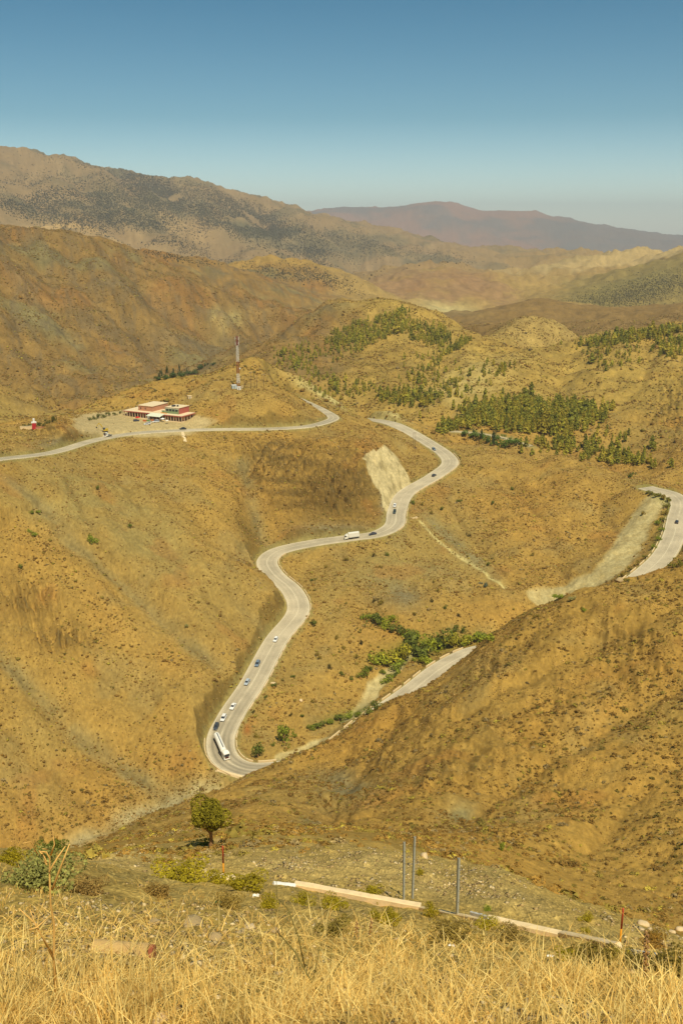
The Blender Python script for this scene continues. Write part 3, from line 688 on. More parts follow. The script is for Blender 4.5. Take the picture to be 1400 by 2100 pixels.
# ------------------------------------------------------------------ mesh tools
class MB:
    def __init__(s): s.v = []; s.f = []; s.m = []; s.k = 0
    def add(s, vs, fs):
        b = len(s.v); s.v += [tuple(p) for p in vs]; s.f += [tuple(b+i for i in f) for f in fs]; s.m += [s.k]*len(fs); return s
    def box(s, x0, x1, y0, y1, z0, z1, bev=0., top=None):
        """box with chamfered vertical and top edges; top=(ix, iy0, iy1) insets of the top face"""
        t = top or (0, 0, 0)
        if not bev:
            vs = [(x0, y0, z0), (x1, y0, z0), (x1, y1, z0), (x0, y1, z0), (x0+t[0], y0+t[1], z1), (x1-t[0], y0+t[1], z1), (x1-t[0], y1-t[2], z1), (x0+t[0], y1-t[2], z1)]
            return s.add(vs, [(3, 2, 1, 0), (4, 5, 6, 7), (0, 1, 5, 4), (1, 2, 6, 5), (2, 3, 7, 6), (3, 0, 4, 7)])
        def ring(i, z, ex=0., e0=0., e1=0.):
            a, b, c_, d = x0+ex, x1-ex, y0+e0, y1-e1
            return [(a+i, c_, z), (b-i, c_, z), (b, c_+i, z), (b, d-i, z), (b-i, d, z), (a+i, d, z), (a, d-i, z), (a, c_+i, z)]
        R = [ring(bev, z0), ring(bev, z1-bev, t[0]*.9, t[1]*.9, t[2]*.9), ring(bev, z1, t[0]+bev*.7, t[1]+bev*.7, t[2]+bev*.7)]
        vs = sum(R, []); fs = [tuple(range(7, -1, -1)), tuple(range(16, 24))]
        for l in range(2):
            fs += [(l*8+i, l*8+(i+1) % 8, l*8+8+(i+1) % 8, l*8+8+i) for i in range(8)]
        return s.add(vs, fs)
    def tube(s, pts, rad, n=8, cap=True):
        pts = [Vector(p) for p in pts]; rad = rad if isinstance(rad, (list, tuple)) else [rad]*len(pts)
        vs = []; fs = []
        d0 = (pts[1]-pts[0]).normalized(); up = Vector((0, 0, 1)) if abs(d0.z) < .9 else Vector((0, 1, 0))
        for i, p in enumerate(pts):
            d = (pts[min(i+1, len(pts)-1)] - pts[max(i-1, 0)]).normalized()
            a = d.cross(up).normalized(); b = a.cross(d)
            vs += [tuple(p + a*math.cos(2*math.pi*k/n)*rad[i] + b*math.sin(2*math.pi*k/n)*rad[i]) for k in range(n)]
        for i in range(len(pts)-1):
            fs += [(i*n+k, i*n+(k+1) % n, (i+1)*n+(k+1) % n, (i+1)*n+k) for k in range(n)]
        if cap: fs += [tuple(range(n-1, -1, -1)), tuple(range((len(pts)-1)*n, len(pts)*n))]
        return s.add(vs, fs)
    def lathe(s, prof, n=16, axis='z', c=(0, 0, 0)):
        vs = []
        for r_, h_ in prof:
            for k in range(n):
                a = 2*math.pi*k/n; p = (r_*math.cos(a), r_*math.sin(a), h_)
                if axis == 'x': p = (h_, p[0], p[1])
                if axis == 'y': p = (p[1], h_, p[0])
                vs.append((p[0]+c[0], p[1]+c[1], p[2]+c[2]))
        m_ = len(prof); fs = [(i*n+k, i*n+(k+1) % n, (i+1)*n+(k+1) % n, (i+1)*n+k) for i in range(m_-1) for k in range(n)]
        fs += [tuple(range(n-1, -1, -1)), tuple(range((m_-1)*n, m_*n))]
        return s.add(vs, fs)
    def loft(s, rings):
        n = len(rings[0]); vs = sum([list(r_) for r_ in rings], [])
        fs = [(i*n+k, i*n+(k+1) % n, (i+1)*n+(k+1) % n, (i+1)*n+k) for i in range(len(rings)-1) for k in range(n)]
        fs += [tuple(range(n-1, -1, -1)), tuple(range((len(rings)-1)*n, len(rings)*n))]
        return s.add(vs, fs)
    def mesh(s, name, *mats, smooth_=False):
        me = bpy.data.meshes.new(name); me.from_pydata(s.v, [], s.f); me.update()
        bm = bmesh.new(); bm.from_mesh(me); bmesh.ops.recalc_face_normals(bm, faces=bm.faces); bm.to_mesh(me); bm.free()
        for m_ in mats: me.materials.append(m_)
        if len(mats) > 1: me.polygons.foreach_set('material_index', s.m)
        if smooth_: me.polygons.foreach_set('use_smooth', [True]*len(me.polygons))
        return me
    def obj(s, name, mat, parent=None, smooth_=False, **props):
        return link(name, s.mesh(name, *(mat if isinstance(mat, tuple) else (mat,)), smooth_=smooth_), parent, **props)

def fast_mesh(name, V, Fq, mat, tint=None, smooth_=False):
    """big mesh from numpy: V (n,3), Fq (m,k) faces of equal size"""
    me = bpy.data.meshes.new(name); k = Fq.shape[1]
    me.vertices.add(len(V)); me.vertices.foreach_set('co', np.ascontiguousarray(V, np.float32).reshape(-1))
    me.loops.add(Fq.size); me.polygons.add(len(Fq)); me.loops.foreach_set('vertex_index', np.ascontiguousarray(Fq, np.int32).reshape(-1))
    me.polygons.foreach_set('loop_start', np.arange(0, Fq.size, k, dtype=np.int32))
    if smooth_: me.polygons.foreach_set('use_smooth', np.ones(len(Fq), bool))
    me.update(calc_edges=True)
    if tint is not None:
        a_ = me.color_attributes.new('tint', 'FLOAT_COLOR', 'POINT'); a_.data.foreach_set('color', np.concatenate([tint, np.ones((len(V), 1))], 1).astype(np.float32).reshape(-1))
    me.materials.append(mat); return me
def stamp(tV, tF, pos, scale, rz, tint=None, tilt=None):
    """copies of a template at many places, merged"""
    n_ = len(pos); cs, sn = np.cos(rz)[:, None], np.sin(rz)[:, None]
    S = tV[None]*scale[:, None, :]
    X_ = S[..., 0]*cs - S[..., 1]*sn; Y_ = S[..., 0]*sn + S[..., 1]*cs; Z_ = S[..., 2]
    if tilt is not None: X_ = X_ + Z_*tilt[:, :1]; Y_ = Y_ + Z_*tilt[:, 1:2]
    V = np.stack([X_, Y_, Z_], -1) + pos[:, None, :]
    Fa = tF[None] + (np.arange(n_)*len(tV))[:, None, None]
    tt = None if tint is None else np.repeat(tint[:, None, :], len(tV), 1).reshape(-1, 3)
    return V.reshape(-1, 3), Fa.reshape(-1, tF.shape[1]), tt
def cat(parts):
    b = 0; Vs = []; Fs = []; Ts = []
    for V, F_, t in parts:
        Vs.append(V); Fs.append(F_+b); Ts.append(t); b += len(V)
    return np.concatenate(Vs), np.concatenate(Fs), np.concatenate(Ts)
def ico(sub=0):
    bm = bmesh.new(); bmesh.ops.create_icosphere(bm, subdivisions=sub+1, radius=1)
    V = np.array([v_.co[:] for v_ in bm.verts]); F_ = np.array([[v_.index for v_ in f.verts] for f in bm.faces]); bm.free(); return V, F_
def leaf_cloud(n_, shape, size, seed, up=.3):
    """n small triangles filling a crown; shape(rng) -> centre and outward direction"""
    g = np.random.default_rng(seed); C_ = np.empty((n_, 3)); O = np.empty((n_, 3))
    for i in range(n_): C_[i], O[i] = shape(g)
    nrm = O + g.normal(0, .55, (n_, 3)); nrm[:, 2] += up; nrm /= np.linalg.norm(nrm, axis=1)[:, None]
    a = np.cross(nrm, g.normal(0, 1, (n_, 3))); a /= np.linalg.norm(a, axis=1)[:, None]; b = np.cross(nrm, a)
    s_ = (size*g.uniform(.6, 1.4, n_))[:, None]
    V = np.stack([C_ + a*s_, C_ - a*s_*.6 + b*s_*.8, C_ - a*s_*.5 - b*s_*.85], 1).reshape(-1, 3)
    return V, np.arange(3*n_).reshape(-1, 3)
def foliage_mat(name, rgb, trans=.18):
    m, nt, b = new_mat(name); L = nt.links.new
    va = node(nt, 'ShaderNodeVertexColor', layer_name='tint'); tc = node(nt, 'ShaderNodeTexCoord')
    nz = node(nt, 'ShaderNodeTexNoise', i_Scale=1.7, i_Detail=4.); L(tc.outputs['Object'], nz.inputs['Vector'])
    mr = node(nt, 'ShaderNodeMapRange'); mr.inputs[1].default_value = .3; mr.inputs[2].default_value = .7; mr.inputs[3].default_value = .72; mr.inputs[4].default_value = 1.3; L(nz.outputs['Fac'], mr.inputs[0])
    m1 = node(nt, 'ShaderNodeMix', data_type='RGBA', blend_type='MULTIPLY'); m1.inputs[0].default_value = 1; m1.inputs[6].default_value = (*rgb, 1); L(va.outputs['Color'], m1.inputs[7])
    m2 = node(nt, 'ShaderNodeMix', data_type='RGBA', blend_type='MULTIPLY'); m2.inputs[0].default_value = 1; L(m1.outputs[2], m2.inputs[6]); L(mr.outputs[0], m2.inputs[7])
    L(m2.outputs[2], b.inputs['Base Color']); b.inputs['Roughness'].default_value = .8; b.inputs['Specular IOR Level'].default_value = .15
    if trans:
        tr_ = node(nt, 'ShaderNodeBsdfTranslucent'); L(m2.outputs[2], tr_.inputs['Color']); ms = node(nt, 'ShaderNodeMixShader'); ms.inputs[0].default_value = trans
        L(b.outputs[0], ms.inputs[1]); L(tr_.outputs[0], ms.inputs[2]); L(ms.outputs[0], nt.nodes['Material Output'].inputs['Surface'])
    return m
def in_frame(x_, y_, z_):
    f = y_*CP - z_*SP
    return CU + F*x_/f, CV - F*(y_*SP + z_*CP)/f
def grid_at(x_, y_, *arrs):
    a = np.arctan2(x_, y_); l = .5*np.log(x_*x_+y_*y_)
    j = np.clip(np.searchsorted(AZ, a), 1, len(AZ)-1); k = np.clip(np.searchsorted(LR, l), 1, len(LR)-1)
    f = (a - AZ[j-1])/(AZ[j]-AZ[j-1]); g = (l - LR[k-1])/(LR[k]-LR[k-1])
    return [(A_[k-1, j-1]*(1-f)+A_[k-1, j]*f)*(1-g) + (A_[k, j-1]*(1-f)+A_[k, j]*f)*g for A_ in arrs]
# ------------------------------------------------------------------ low dry scrub on every slope (nobody could count it)
M_SCRUB = foliage_mat('dry_scrub', (1, 1, 1), 0); M_LEAF = foliage_mat('leaves', (1, 1, 1), .25); M_PINE = foliage_mat('pine_needles', (1, 1, 1), .3)
M_BARK = MP('bark', tuple(lin(150, 112, 72)), .9, vary=.3, scale=9, bump=.5)
SC_BROWN, SC_OLIVE, SC_YEL, SC_GREY = lin(132, 100, 42), lin(126, 108, 44), lin(164, 144, 54), lin(142, 120, 74)
BARE = np.clip(np.maximum.reduce([1-sstep(.5, 1.5, DROAD), white, pl*.97, GUL['bed'][2], GUL['bed2'][2], GUL['bigbed'][2]]), 0, 1)
DENS = np.clip(.45 + 1.1*fbm(x/24+30, y/24, 4) + .35*nb, .05, 1.5)*(1-BARE)
olive = blob(150, 1010, 200, 110, 25, 350, 620) + blob(330, 1130, 170, 70, 40, 350, 620)
DENS *= np.clip(1-.8*olive, .1, 1)*(1-.75*spoil)
def scatter(N_, r0, r1, g, seedw=None):
    a = g.uniform(-math.radians(23.4), math.radians(23.4), N_); r_ = np.sqrt(g.uniform(r0*r0, r1*r1, N_))
    x_, y_ = r_*np.sin(a), r_*np.cos(a)
    z_, d_, ev = grid_at(x_, y_, ZG, DENS, EV)
    keep = (g.uniform(0, 1, N_) < d_) & (z_/r_ > ev - .012)
    return x_[keep], y_[keep], z_[keep], r_[keep]
def scrub_tint(g, n_):
    t = np.where(g.uniform(0, 1, (n_, 1)) < .62, SC_BROWN, np.where(g.uniform(0, 1, (n_, 1)) < .55, SC_OLIVE, np.where(g.uniform(0, 1, (n_, 1)) < .45, SC_YEL, SC_GREY)))
    return t*g.uniform(.7, 1.25, (n_, 1))
g = np.random.default_rng(21)
tV0, tF0 = ico(0)
parts = []
def dome(g_):
    p = g_.normal(0, 1, 3); p /= np.linalg.norm(p); p[2] = abs(p[2]); q = p*g_.uniform(.55, 1.)
    return q, p
for (r0, r1, n0, nt) in ((150, 350, 34000, 22), (350, 720, 92000, 0)):
    x_, y_, z_, r_ = scatter(n0, r0, r1, g)
    for k in range(6):
        sel = slice(k, None, 6); n_ = len(x_[sel])
        if nt: tv, tf = leaf_cloud(nt, dome, .38, 140+k)
        else: tv = tV0*g.uniform(.65, 1.3, (len(tV0), 1)); tv[:, 2] = np.maximum(tv[:, 2], -.25); tf = tF0
        d = np.minimum(g.lognormal(-1.2, .48, n_), .95); sc = np.stack([d*g.uniform(.8, 1.3, n_), d*g.uniform(.8, 1.3, n_), d*g.uniform(.5, .95, n_)], 1)
        parts.append(stamp(tv, tf, np.stack([x_[sel], y_[sel], z_[sel]+.12*d], 1), sc, g.uniform(0, 6.28, n_), scrub_tint(g, n_)))
x_, y_, z_, r_ = scatter(230000, 720, 1750, g)
oV = np.array([[1, 0, 0], [0, 1, 0], [-1, 0, 0], [0, -1, 0], [.1, .1, 1], [0, 0, -.4]], float); oF = np.array([[0, 1, 4], [1, 2, 4], [2, 3, 4], [3, 0, 4], [1, 0, 5], [2, 1, 5], [3, 2, 5], [0, 3, 5]])
tv = oV*g.uniform(.8, 1.2, (len(oV), 1)); n_ = len(x_); d = g.lognormal(-.45, .4, n_)
parts.append(stamp(tv, oF, np.stack([x_, y_, z_+.1*d], 1), np.stack([d, d, d*.75], 1), g.uniform(0, 6.28, n_), scrub_tint(g, n_)*.95))
# nearer clumps are made of twigs
for k in range(5):
    x_, y_, z_, r_ = scatter(2600, 50, 175, g); n_ = len(x_)
    tv, tf = leaf_cloud(46, dome, .26, 100+k)
    d = g.lognormal(-1.2, .4, n_); parts.append(stamp(tv, tf, np.stack([x_, y_, z_], 1), np.stack([d, d, d*.75], 1), g.uniform(0, 6.28, n_), scrub_tint(g, n_)*1.5))
# the smallest tufts and clods
for k in range(6):
    a = g.uniform(-math.radians(22.5), math.radians(22.5), 60000); r_ = np.sqrt(g.uniform(120**2, (720 if k < 4 else 345)**2, 60000)); x_, y_ = r_*np.sin(a), r_*np.cos(a)
    z_, ba, ev = grid_at(x_, y_, ZG, BARE, EV); kp = (z_/r_ > ev-.012) & (g.uniform(0, 1, 60000) > ba*1.2) & (g.uniform(0, 1, 60000) < .25+.9*fbm(x_/11, y_/11, 3)); x_, y_, z_ = x_[kp], y_[kp], z_[kp]; n_ = len(x_)
    d = g.lognormal(-1.75, .35, n_)*np.clip(r_[kp]/380, .45, 1.6); tv = oV*g.uniform(.7, 1.3, (6, 1))
    tn = np.where(g.uniform(0, 1, (n_, 1)) < .72, lin(128, 98, 44), lin(190, 152, 88))*g.uniform(.75, 1.2, (n_, 1))
    parts.append(stamp(tv, oF, np.stack([x_, y_, z_], 1), np.stack([d*1.2, d*1.2, d], 1), g.uniform(0, 6.28, n_), tn))
V, Fa, tt = cat(parts)
print('scrub faces', len(Fa))
link('dry_scrub', fast_mesh('dry_scrub', V, Fa, M_SCRUB, tt), kind='stuff', label='low brown dry scrub dotted over the bare slopes')
print('scrub', len(Fa), round(time.time()-T0, 1))

# ------------------------------------------------------------------ pines
def pine_shape(slim):
    def f(g_):
        t = g_.beta(1.3, 1.5); a = g_.uniform(0, 6.283); tier = .75 + .25*math.sin(t*19)
        rad = slim*min(1, (t+.12)*4)*(1-t)**.6*tier*math.sqrt(g_.uniform(.25, 1)); lump = 1+.25*math.sin(3*a+t*7)
        return np.array([math.cos(a)*rad*lump, math.sin(a)*rad*lump, .10+t*.9]), np.array([math.cos(a), math.sin(a), .25])
    return f
def round_shape(w_=.42, zc=.62, hz=.40, lumps=7, seed=0):
    gg = np.random.default_rng(seed); cs = [(gg.normal(0, w_*.48), gg.normal(0, w_*.48), zc+gg.uniform(-hz*.55, hz*.62), gg.uniform(.35, .62)) for _ in range(lumps)]
    def f(g_):
        cx, cy, cz, rr = cs[g_.integers(len(cs))]; p = g_.normal(0, 1, 3); p /= np.linalg.norm(p); q = p*rr*g_.uniform(.72, 1.)**.5
        return np.array([cx+q[0]*w_, cy+q[1]*w_, cz+q[2]*hz]), p
    return f
PINE_G, PINE_D, PINE_Y = lin(172, 163, 56), lin(150, 147, 56), lin(190, 172, 64)
def tree_part_mesh(name, V, F_, g_, base, var=.35):
    t = np.repeat(base[None]*g_.uniform(1-var, 1+var, (len(V)//3, 1)), 3, 0)
    return fast_mesh(name, V, F_, M_PINE, t)
def trunk_mesh(name, h, r0, r1, bend=0., limbs=0, seed=0):
    gg = np.random.default_rng(seed); b = MB()
    P_ = [(bend*math.sin(k*.9), bend*.6*math.cos(k*1.3), -.05+h*k/4) for k in range(5)]
    b.tube(P_, [r0+(r1-r0)*k/4 for k in range(5)], 7)
    for k in range(limbs):
        a = gg.uniform(0, 6.28); z0 = h*gg.uniform(.55, .98); L = gg.uniform(.12, .3)
        b.tube([(0, 0, z0), (math.cos(a)*L*.5, math.sin(a)*L*.5, z0+L*.55), (math.cos(a)*L, math.sin(a)*L, z0+L*.9)], [r1*.8, r1*.5, r1*.25], 5)
    return b.mesh(name, M_BARK, smooth_=True)
PINES = []
for k in range(6):
    V, Fa = leaf_cloud(260, pine_shape([.26, .31, .36, .29, .40, .34][k]), .07, 40+k)
    PINES.append((tree_part_mesh('crown', V, Fa, np.random.default_rng(k), [PINE_G, PINE_D, PINE_Y][k % 3]), trunk_mesh('trunk', .5, .022, .012, .004), V, Fa))
WOODS = [  # photo centre, half axes, tilt, how many, mean height, wood
 (740, 688, 58, 20, -8, 300, 5.4, 'hill'), (800, 652, 38, 8, -14, 110, 5.2, 'hill'), (820, 672, 38, 12, -10, 130, 5.2, 'hill'), (880, 688, 42, 20, 12, 210, 5.4, 'hill'), (938, 712, 34, 5, -30, 80, 5.6, 'hill'),
 (695, 716, 42, 20, 0, 70, 5.0, 'hill'), (612, 735, 44, 26, 0, 110, 5.2, 'hill'), (645, 772, 26, 18, 0, 26, 5, 'hill'), (680, 797, 22, 16, 0, 36, 5.5, 'hill'), (735, 802, 60, 16, 0, 56, 5.2, 'hill'),
 (835, 822, 58, 12, 3, 120, 6.4, 'hill'), (880, 800, 34, 34, 0, 46, 5.6, 'hill'), (850, 768, 40, 36, 0, 24, 5.4, 'hill'), (885, 745, 26, 30, 0, 30, 5.4, 'hill'), (960, 770, 60, 22, -15, 24, 5, 'hill'), (1020, 760, 30, 10, -10, 24, 5.5, 'hill'), (930, 805, 40, 22, 0, 36, 5.6, 'hill'),
 (1065, 862, 112, 24, 6, 520, 7.5, 'valley'), (955, 872, 60, 9, -14, 90, 7, 'valley'), (1180, 862, 70, 16, -14, 170, 7.2, 'valley'), (1100, 835, 90, 10, 0, 120, 7.5, 'valley'), (1060, 826, 40, 8, 0, 36, 6.5, 'valley'),
 (1130, 912, 60, 14, -6, 52, 6.2, 'slope'), (1235, 936, 90, 12, 8, 84, 5.8, 'slope'), (1290, 948, 52, 8, 6, 44, 5.8, 'slope'), (1215, 915, 80, 30, 0, 30, 5.6, 'slope'), (1260, 905, 60, 16, 0, 20, 5.5, 'slope'),
 (1300, 692, 112, 10, -8, 300, 6.0, 'ridge'), (1372, 708, 40, 12, -4, 70, 5.6, 'ridge'), (1225, 718, 34, 20, 0, 34, 5.5, 'ridge'), (1292, 732, 60, 18, 0, 24, 5.5, 'ridge'), (1385, 725, 26, 10, 0, 34, 6, 'ridge'), (1250, 742, 40, 20, 0, 14, 5.5, 'ridge')]
g = np.random.default_rng(77)
spots = []
for (u, v, su, sv, rot, cnt, hh, wood) in WOODS:
    cr, sr = math.cos(math.radians(rot)), math.sin(math.radians(rot))
    for _ in range(cnt):
        a, b_ = (g.normal(0, .62), g.normal(0, .62)) if cnt < 60 else (lambda t, q: (math.cos(t)*q, math.sin(t)*q))(g.uniform(0, 6.28), math.sqrt(g.uniform(0, 1))*1.08*(1+.15*g.normal()))
        uu, vv = u + a*su*cr - b_*sv*sr, v + a*su*sr + b_*sv*cr
        q = lookup(uu, vv)
        if not q or q[3] < 560 or q[3] > 1700: continue
        h = .9*hh*g.lognormal(0, .28)
        spots.append((h/q[3], *q, h, wood, g.integers(6), g.uniform(0, 6.28), g.uniform(.85, 1.2)))
spots.sort(key=lambda s: -s[0])
WOOD_LAB = {'hill': ('young pine tree scattered on the tan hill beyond the road', 'pines planted over the round hill'),
            'valley': ('tall pine tree of the dense wood beside the pale valley track', 'pines of the valley wood'),
            'slope': ('bushy pine tree on the slope just right of the valley wood', 'pines on the slope right of the valley wood'),
            'ridge': ('pine tree of the belt along the right hand ridge crest', 'pines along the right ridge')}
big = spots[:285]; rest = spots[285:]
for i, (_, px, py, pz, pr, h, wood, k, rz, sw) in enumerate(big):
    t = empty('pine_tree', (px, py, pz-.1), rz, label=WOOD_LAB[wood][0], category='tree', group=WOOD_LAB[wood][1]); t.scale = (h*sw, h*sw, h)
    link('crown', PINES[k][0], t); link('trunk', PINES[k][1], t)
parts = []
for k in range(6):
    R_ = [s for s in rest if s[7] == k]
    if not R_: continue
    V, Fa = leaf_cloud(64, pine_shape([.26, .31, .36, .29, .40, .34][k]), .115, 60+k)
    pos = np.array([[s[1], s[2], s[3]-.1] for s in R_]); sc = np.array([[s[5]*s[9], s[5]*s[9], s[5]] for s in R_])
    tn = np.array([PINE_G, PINE_D, PINE_Y])[g.integers(0, 3, len(R_))]*g.uniform(.75, 1.2, (len(R_), 1))
    parts.append(stamp(V, Fa, pos, sc, np.array([s[8] for s in R_]), tn))
V, Fa, tt = cat(parts)
link('pine_woodland', fast_mesh('pine_woodland', V, Fa, M_PINE, tt), kind='stuff', label='smaller pines spread over the hills beyond the road')
# far woods: tiny trees, thousands of them
FAR = [(1290, 606, 135, 24, -14, 2100, 3.6, 2100, 3100), (580, 560, 70, 12, 10, 240, 4.6, 2000, 3000), (660, 566, 60, 12, 18, 200, 4.6, 2000, 3000), (360, 528, 70, 8, 10, 110, 4.2, 1500, 2100), (700, 590, 60, 10, 20, 60, 4.2, 1700, 2800), (1360, 575, 60, 14, -10, 160, 3.6, 2100, 3100),
 (60, 400, 110, 34, 0, 1500, 8, 2900, 6500), (250, 430, 120, 44, 20, 2600, 9, 2900, 6500), (310, 385, 70, 32, 35, 2400, 9, 2900, 6500), (400, 430, 110, 26, 25, 1900, 9, 2900, 6500), (560, 470, 130, 32, 22, 2800, 9, 2900, 6500), (590, 490, 90, 14, 25, 1300, 9, 2900, 6500), (480, 420, 90, 14, 25, 800, 9, 2900, 6500), (130, 440, 120, 26, 10, 1300, 8, 2900, 6500), (720, 490, 90, 18, 15, 700, 8, 2900, 6500), (350, 500, 140, 16, 15, 600, 7, 2900, 6500), (850, 515, 110, 12, 10, 400, 7, 2900, 6500), (220, 350, 120, 14, 15, 500, 8, 2900, 6500), (500, 540, 120, 14, 8, 400, 6, 2900, 6500)]
pos = []; hs = []
for (u, v, su, sv, rot, cnt, hh, r0, r1) in FAR:
    cr, sr = math.cos(math.radians(rot)), math.sin(math.radians(rot))
    for _ in range(int(cnt*2.2)):
        a, b_ = g.normal(0, .62), g.normal(0, .62)
        q = lookup(u + a*su*cr - b_*sv*sr, v + a*su*sr + b_*sv*cr)
        if not q or not r0 < q[3] < r1: continue
        if hh > 5.5 and perlin(np.float64(q[0]/190), np.float64(q[1]/190)) < -.25+.3*g.uniform(-1, 1): continue
        pos.append(q[:3]); hs.append(hh*g.lognormal(0, .25))
pos = np.array(pos); hs = np.array(hs); tv = tV0.copy(); tv[:, 2] = tv[:, 2]*.62+.45
V, Fa, tt = stamp(tv, tF0, pos, np.stack([hs*.21, hs*.21, hs*.33], 1), g.uniform(0, 6.28, len(hs)), np.array([lin(106, 96, 62)])*g.uniform(.7, 1.2, (len(hs), 1)))
link('distant_woods', fast_mesh('distant_woods', V, Fa, M_PINE, tt), kind='stuff', label='dark open woodland on the far mountain flanks')
print('pines', len(spots), len(hs), round(time.time()-T0, 1))

# ------------------------------------------------------------------ broad shrubs and trees one can tell apart
SHRUB = []
for k in range(6):
    V, Fa = leaf_cloud(420, round_shape(.55, .46, .44, 9, 300+k), .075, 80+k); SHRUB.append((V, Fa))
TRNK = trunk_mesh('stem', .45, .05, .03, .01, 3, 5)
_cache = {}
SHRUB_FINE = [leaf_cloud(2600, round_shape(.55, .46, .44, 12, 340+k), .036, 180+k) for k in range(4)]
def shrub_mesh(k, rgb, fine=False):
    key_ = (k, fine, tuple(np.round(rgb, 3)))
    if key_ not in _cache:
        V, Fa = SHRUB_FINE[k % 4] if fine else SHRUB[k]; gg = np.random.default_rng(k+900)
        t = np.repeat(rgb[None]*gg.uniform(.6, 1.35, (len(V)//3, 1)), 3, 0)
        _cache[key_] = fast_mesh('foliage', V, Fa, M_LEAF, t)
    return _cache[key_]
SH_G, SH_D, SH_Y, SH_GG, SH_O = lin(146, 154, 48), lin(118, 124, 46), lin(200, 178, 44), lin(168, 162, 96), lin(158, 136, 54)
def shrub(u, v, wpx, hpx, rgb, label, cat='shrub', group=None, name='shrub', sink=.05, rmin=0, stems=True):
    for _ in range(12):       # keep off the carriageway
        q = lookup(u, v)
        if not q: return None
        if q[3] < 250 or float(grid_at(np.array([q[0]]), np.array([q[1]]), DROAD)[0][0]) > 1.2: break
        u -= 4 if u > 1200 else 0; v += 0 if u > 1200 else 3
    s = math.sqrt(q[0]**2+q[1]**2+q[2]**2)/F
    w_, h_ = wpx*s, hpx*s/math.cos(math.atan(-q[2]/q[3])*.75)
    k = int(g.integers(6))
    t = empty(name, (q[0], q[1], q[2]-sink*h_), float(g.uniform(0, 6.28)), label=label, category=cat)
    if group: t['group'] = group
    t.scale = (w_*.82, w_*.82, h_*1.08)
    link('foliage', shrub_mesh(k, rgb, q[3] < 60), t)
    if stems: link('stem', TRNK, t)
    return t
for u, v, w_, h_, col, lab in [
  (192, 1112, 19, 18, SH_G, 'largest round green bush on the bare left slope'),
  (200, 1003, 9, 9, SH_D, 'small green bush high on the left slope below the left road'),
  (267, 1082, 11, 9, SH_D, 'small dark bush right of the largest bush on the left slope'),
  (42, 1165, 10, 10, SH_D, 'small dark green bush alone near the left edge of the slope'),
  (382, 1286, 9, 9, SH_GG, 'grey green bush in the dry gully of the left slope'),
  (582, 1523, 34, 38, SH_G, 'bigger of two round green trees below the hairpin bend'),
  (529, 1553, 24, 32, SH_D, 'smaller dark green tree beside the parapet inside the hairpin'),
  (643, 1283, 14, 14, SH_D, 'dark bush just outside the parapet of the sharp right bend'),
  (993, 1203, 13, 12, lin(112, 120, 96), 'blue grey bush at the foot of the pale drainage channel'),
  (932, 1296, 15, 17, SH_D, 'left one of two dark round trees above the stream thicket'),
  (949, 1299, 12, 17, SH_D, 'right one of two dark round trees above the stream thicket'),
  (1098, 1267, 11, 10, SH_O, 'lone olive bush on the saddle above the right spur'),
  (1030, 1745, 17, 17, SH_G, 'green bush low on the right spur behind the grey posts'),
  (1350, 1075, 15, 12, SH_G, 'round green bush between the gravel bed and the right road'),
  (1317, 1056, 10, 9, SH_O, 'small bush standing in the upper gravel bed'),
  (1145, 1228, 26, 13, SH_G, 'broad green bush at the lower end of the gravel bed'),
  (1172, 1231, 15, 11, SH_GG, 'grey green bush beside the broad bush in the gravel bed'),
  (1197, 1253, 10, 9, SH_G, 'small green bush on the spur crest below the gravel bed'),
  (1293, 980, 12, 13, SH_D, 'lone dark pine bush above the start of the right road'),
  (108, 1765, 52, 38, SH_D, 'dark green bush half hidden behind the dead stalk at left'),
  ]:
    shrub(u, v, w_, h_, col, lab)
grpA = 'two pairs of green bushes high on the left slope'
for u, v, w_, h_ in [(66, 1054, 10, 8), (79, 1054, 11, 9), (62, 1091, 9, 7), (72, 1099, 15, 9)]:
    shrub(u, v, w_, h_, SH_G, 'small green bush of the paired bushes near the left gully head', group=grpA)
for u, v, w_, h_ in [(766, 1142, 10, 10), (793, 1140, 9, 9), (780, 1165, 8, 7), (846, 1033, 11, 10), (865, 1036, 8, 8), (905, 1046, 9, 8), (884, 1055, 8, 8), (1010, 1035, 9, 9), (960, 1100, 8, 8), (1050, 1005, 9, 8), (940, 1030, 10, 8), (885, 1235, 10, 9), (912, 1249, 10, 9), (940, 1264, 9, 8), (780, 1240, 11, 12), (768, 1235, 10, 10), (850, 1262, 9, 9), (896, 1213, 8, 8), (1000, 1160, 8, 8), (1090, 1140, 9, 8), (710, 1150, 9, 8), (668, 1165, 8, 8), (640, 1192, 9, 8), (690, 1310, 9, 9), (655, 1352, 10, 9), (650, 1345, 9, 8), (600, 1390, 9, 8), (562, 1408, 13, 10), (545, 1432, 8, 7), (520, 1462, 7, 6), (700, 1385, 10, 9), (675, 1370, 10, 8), (720, 1395, 9, 8), (730, 1350, 10, 9), (740, 1322, 10, 10), (705, 1330, 9, 8), (640, 1440, 9, 8), (620, 1470, 9, 7), (596, 1468, 8, 7), (527, 1512, 12, 9)]:
    shrub(u, v, w_, h_, [SH_O, SH_D, lin(104, 90, 40)][int(g.integers(3))], 'small dark bush on the open slope between the winding road and the stream', group='dark bushes between the road and the stream', stems=False)
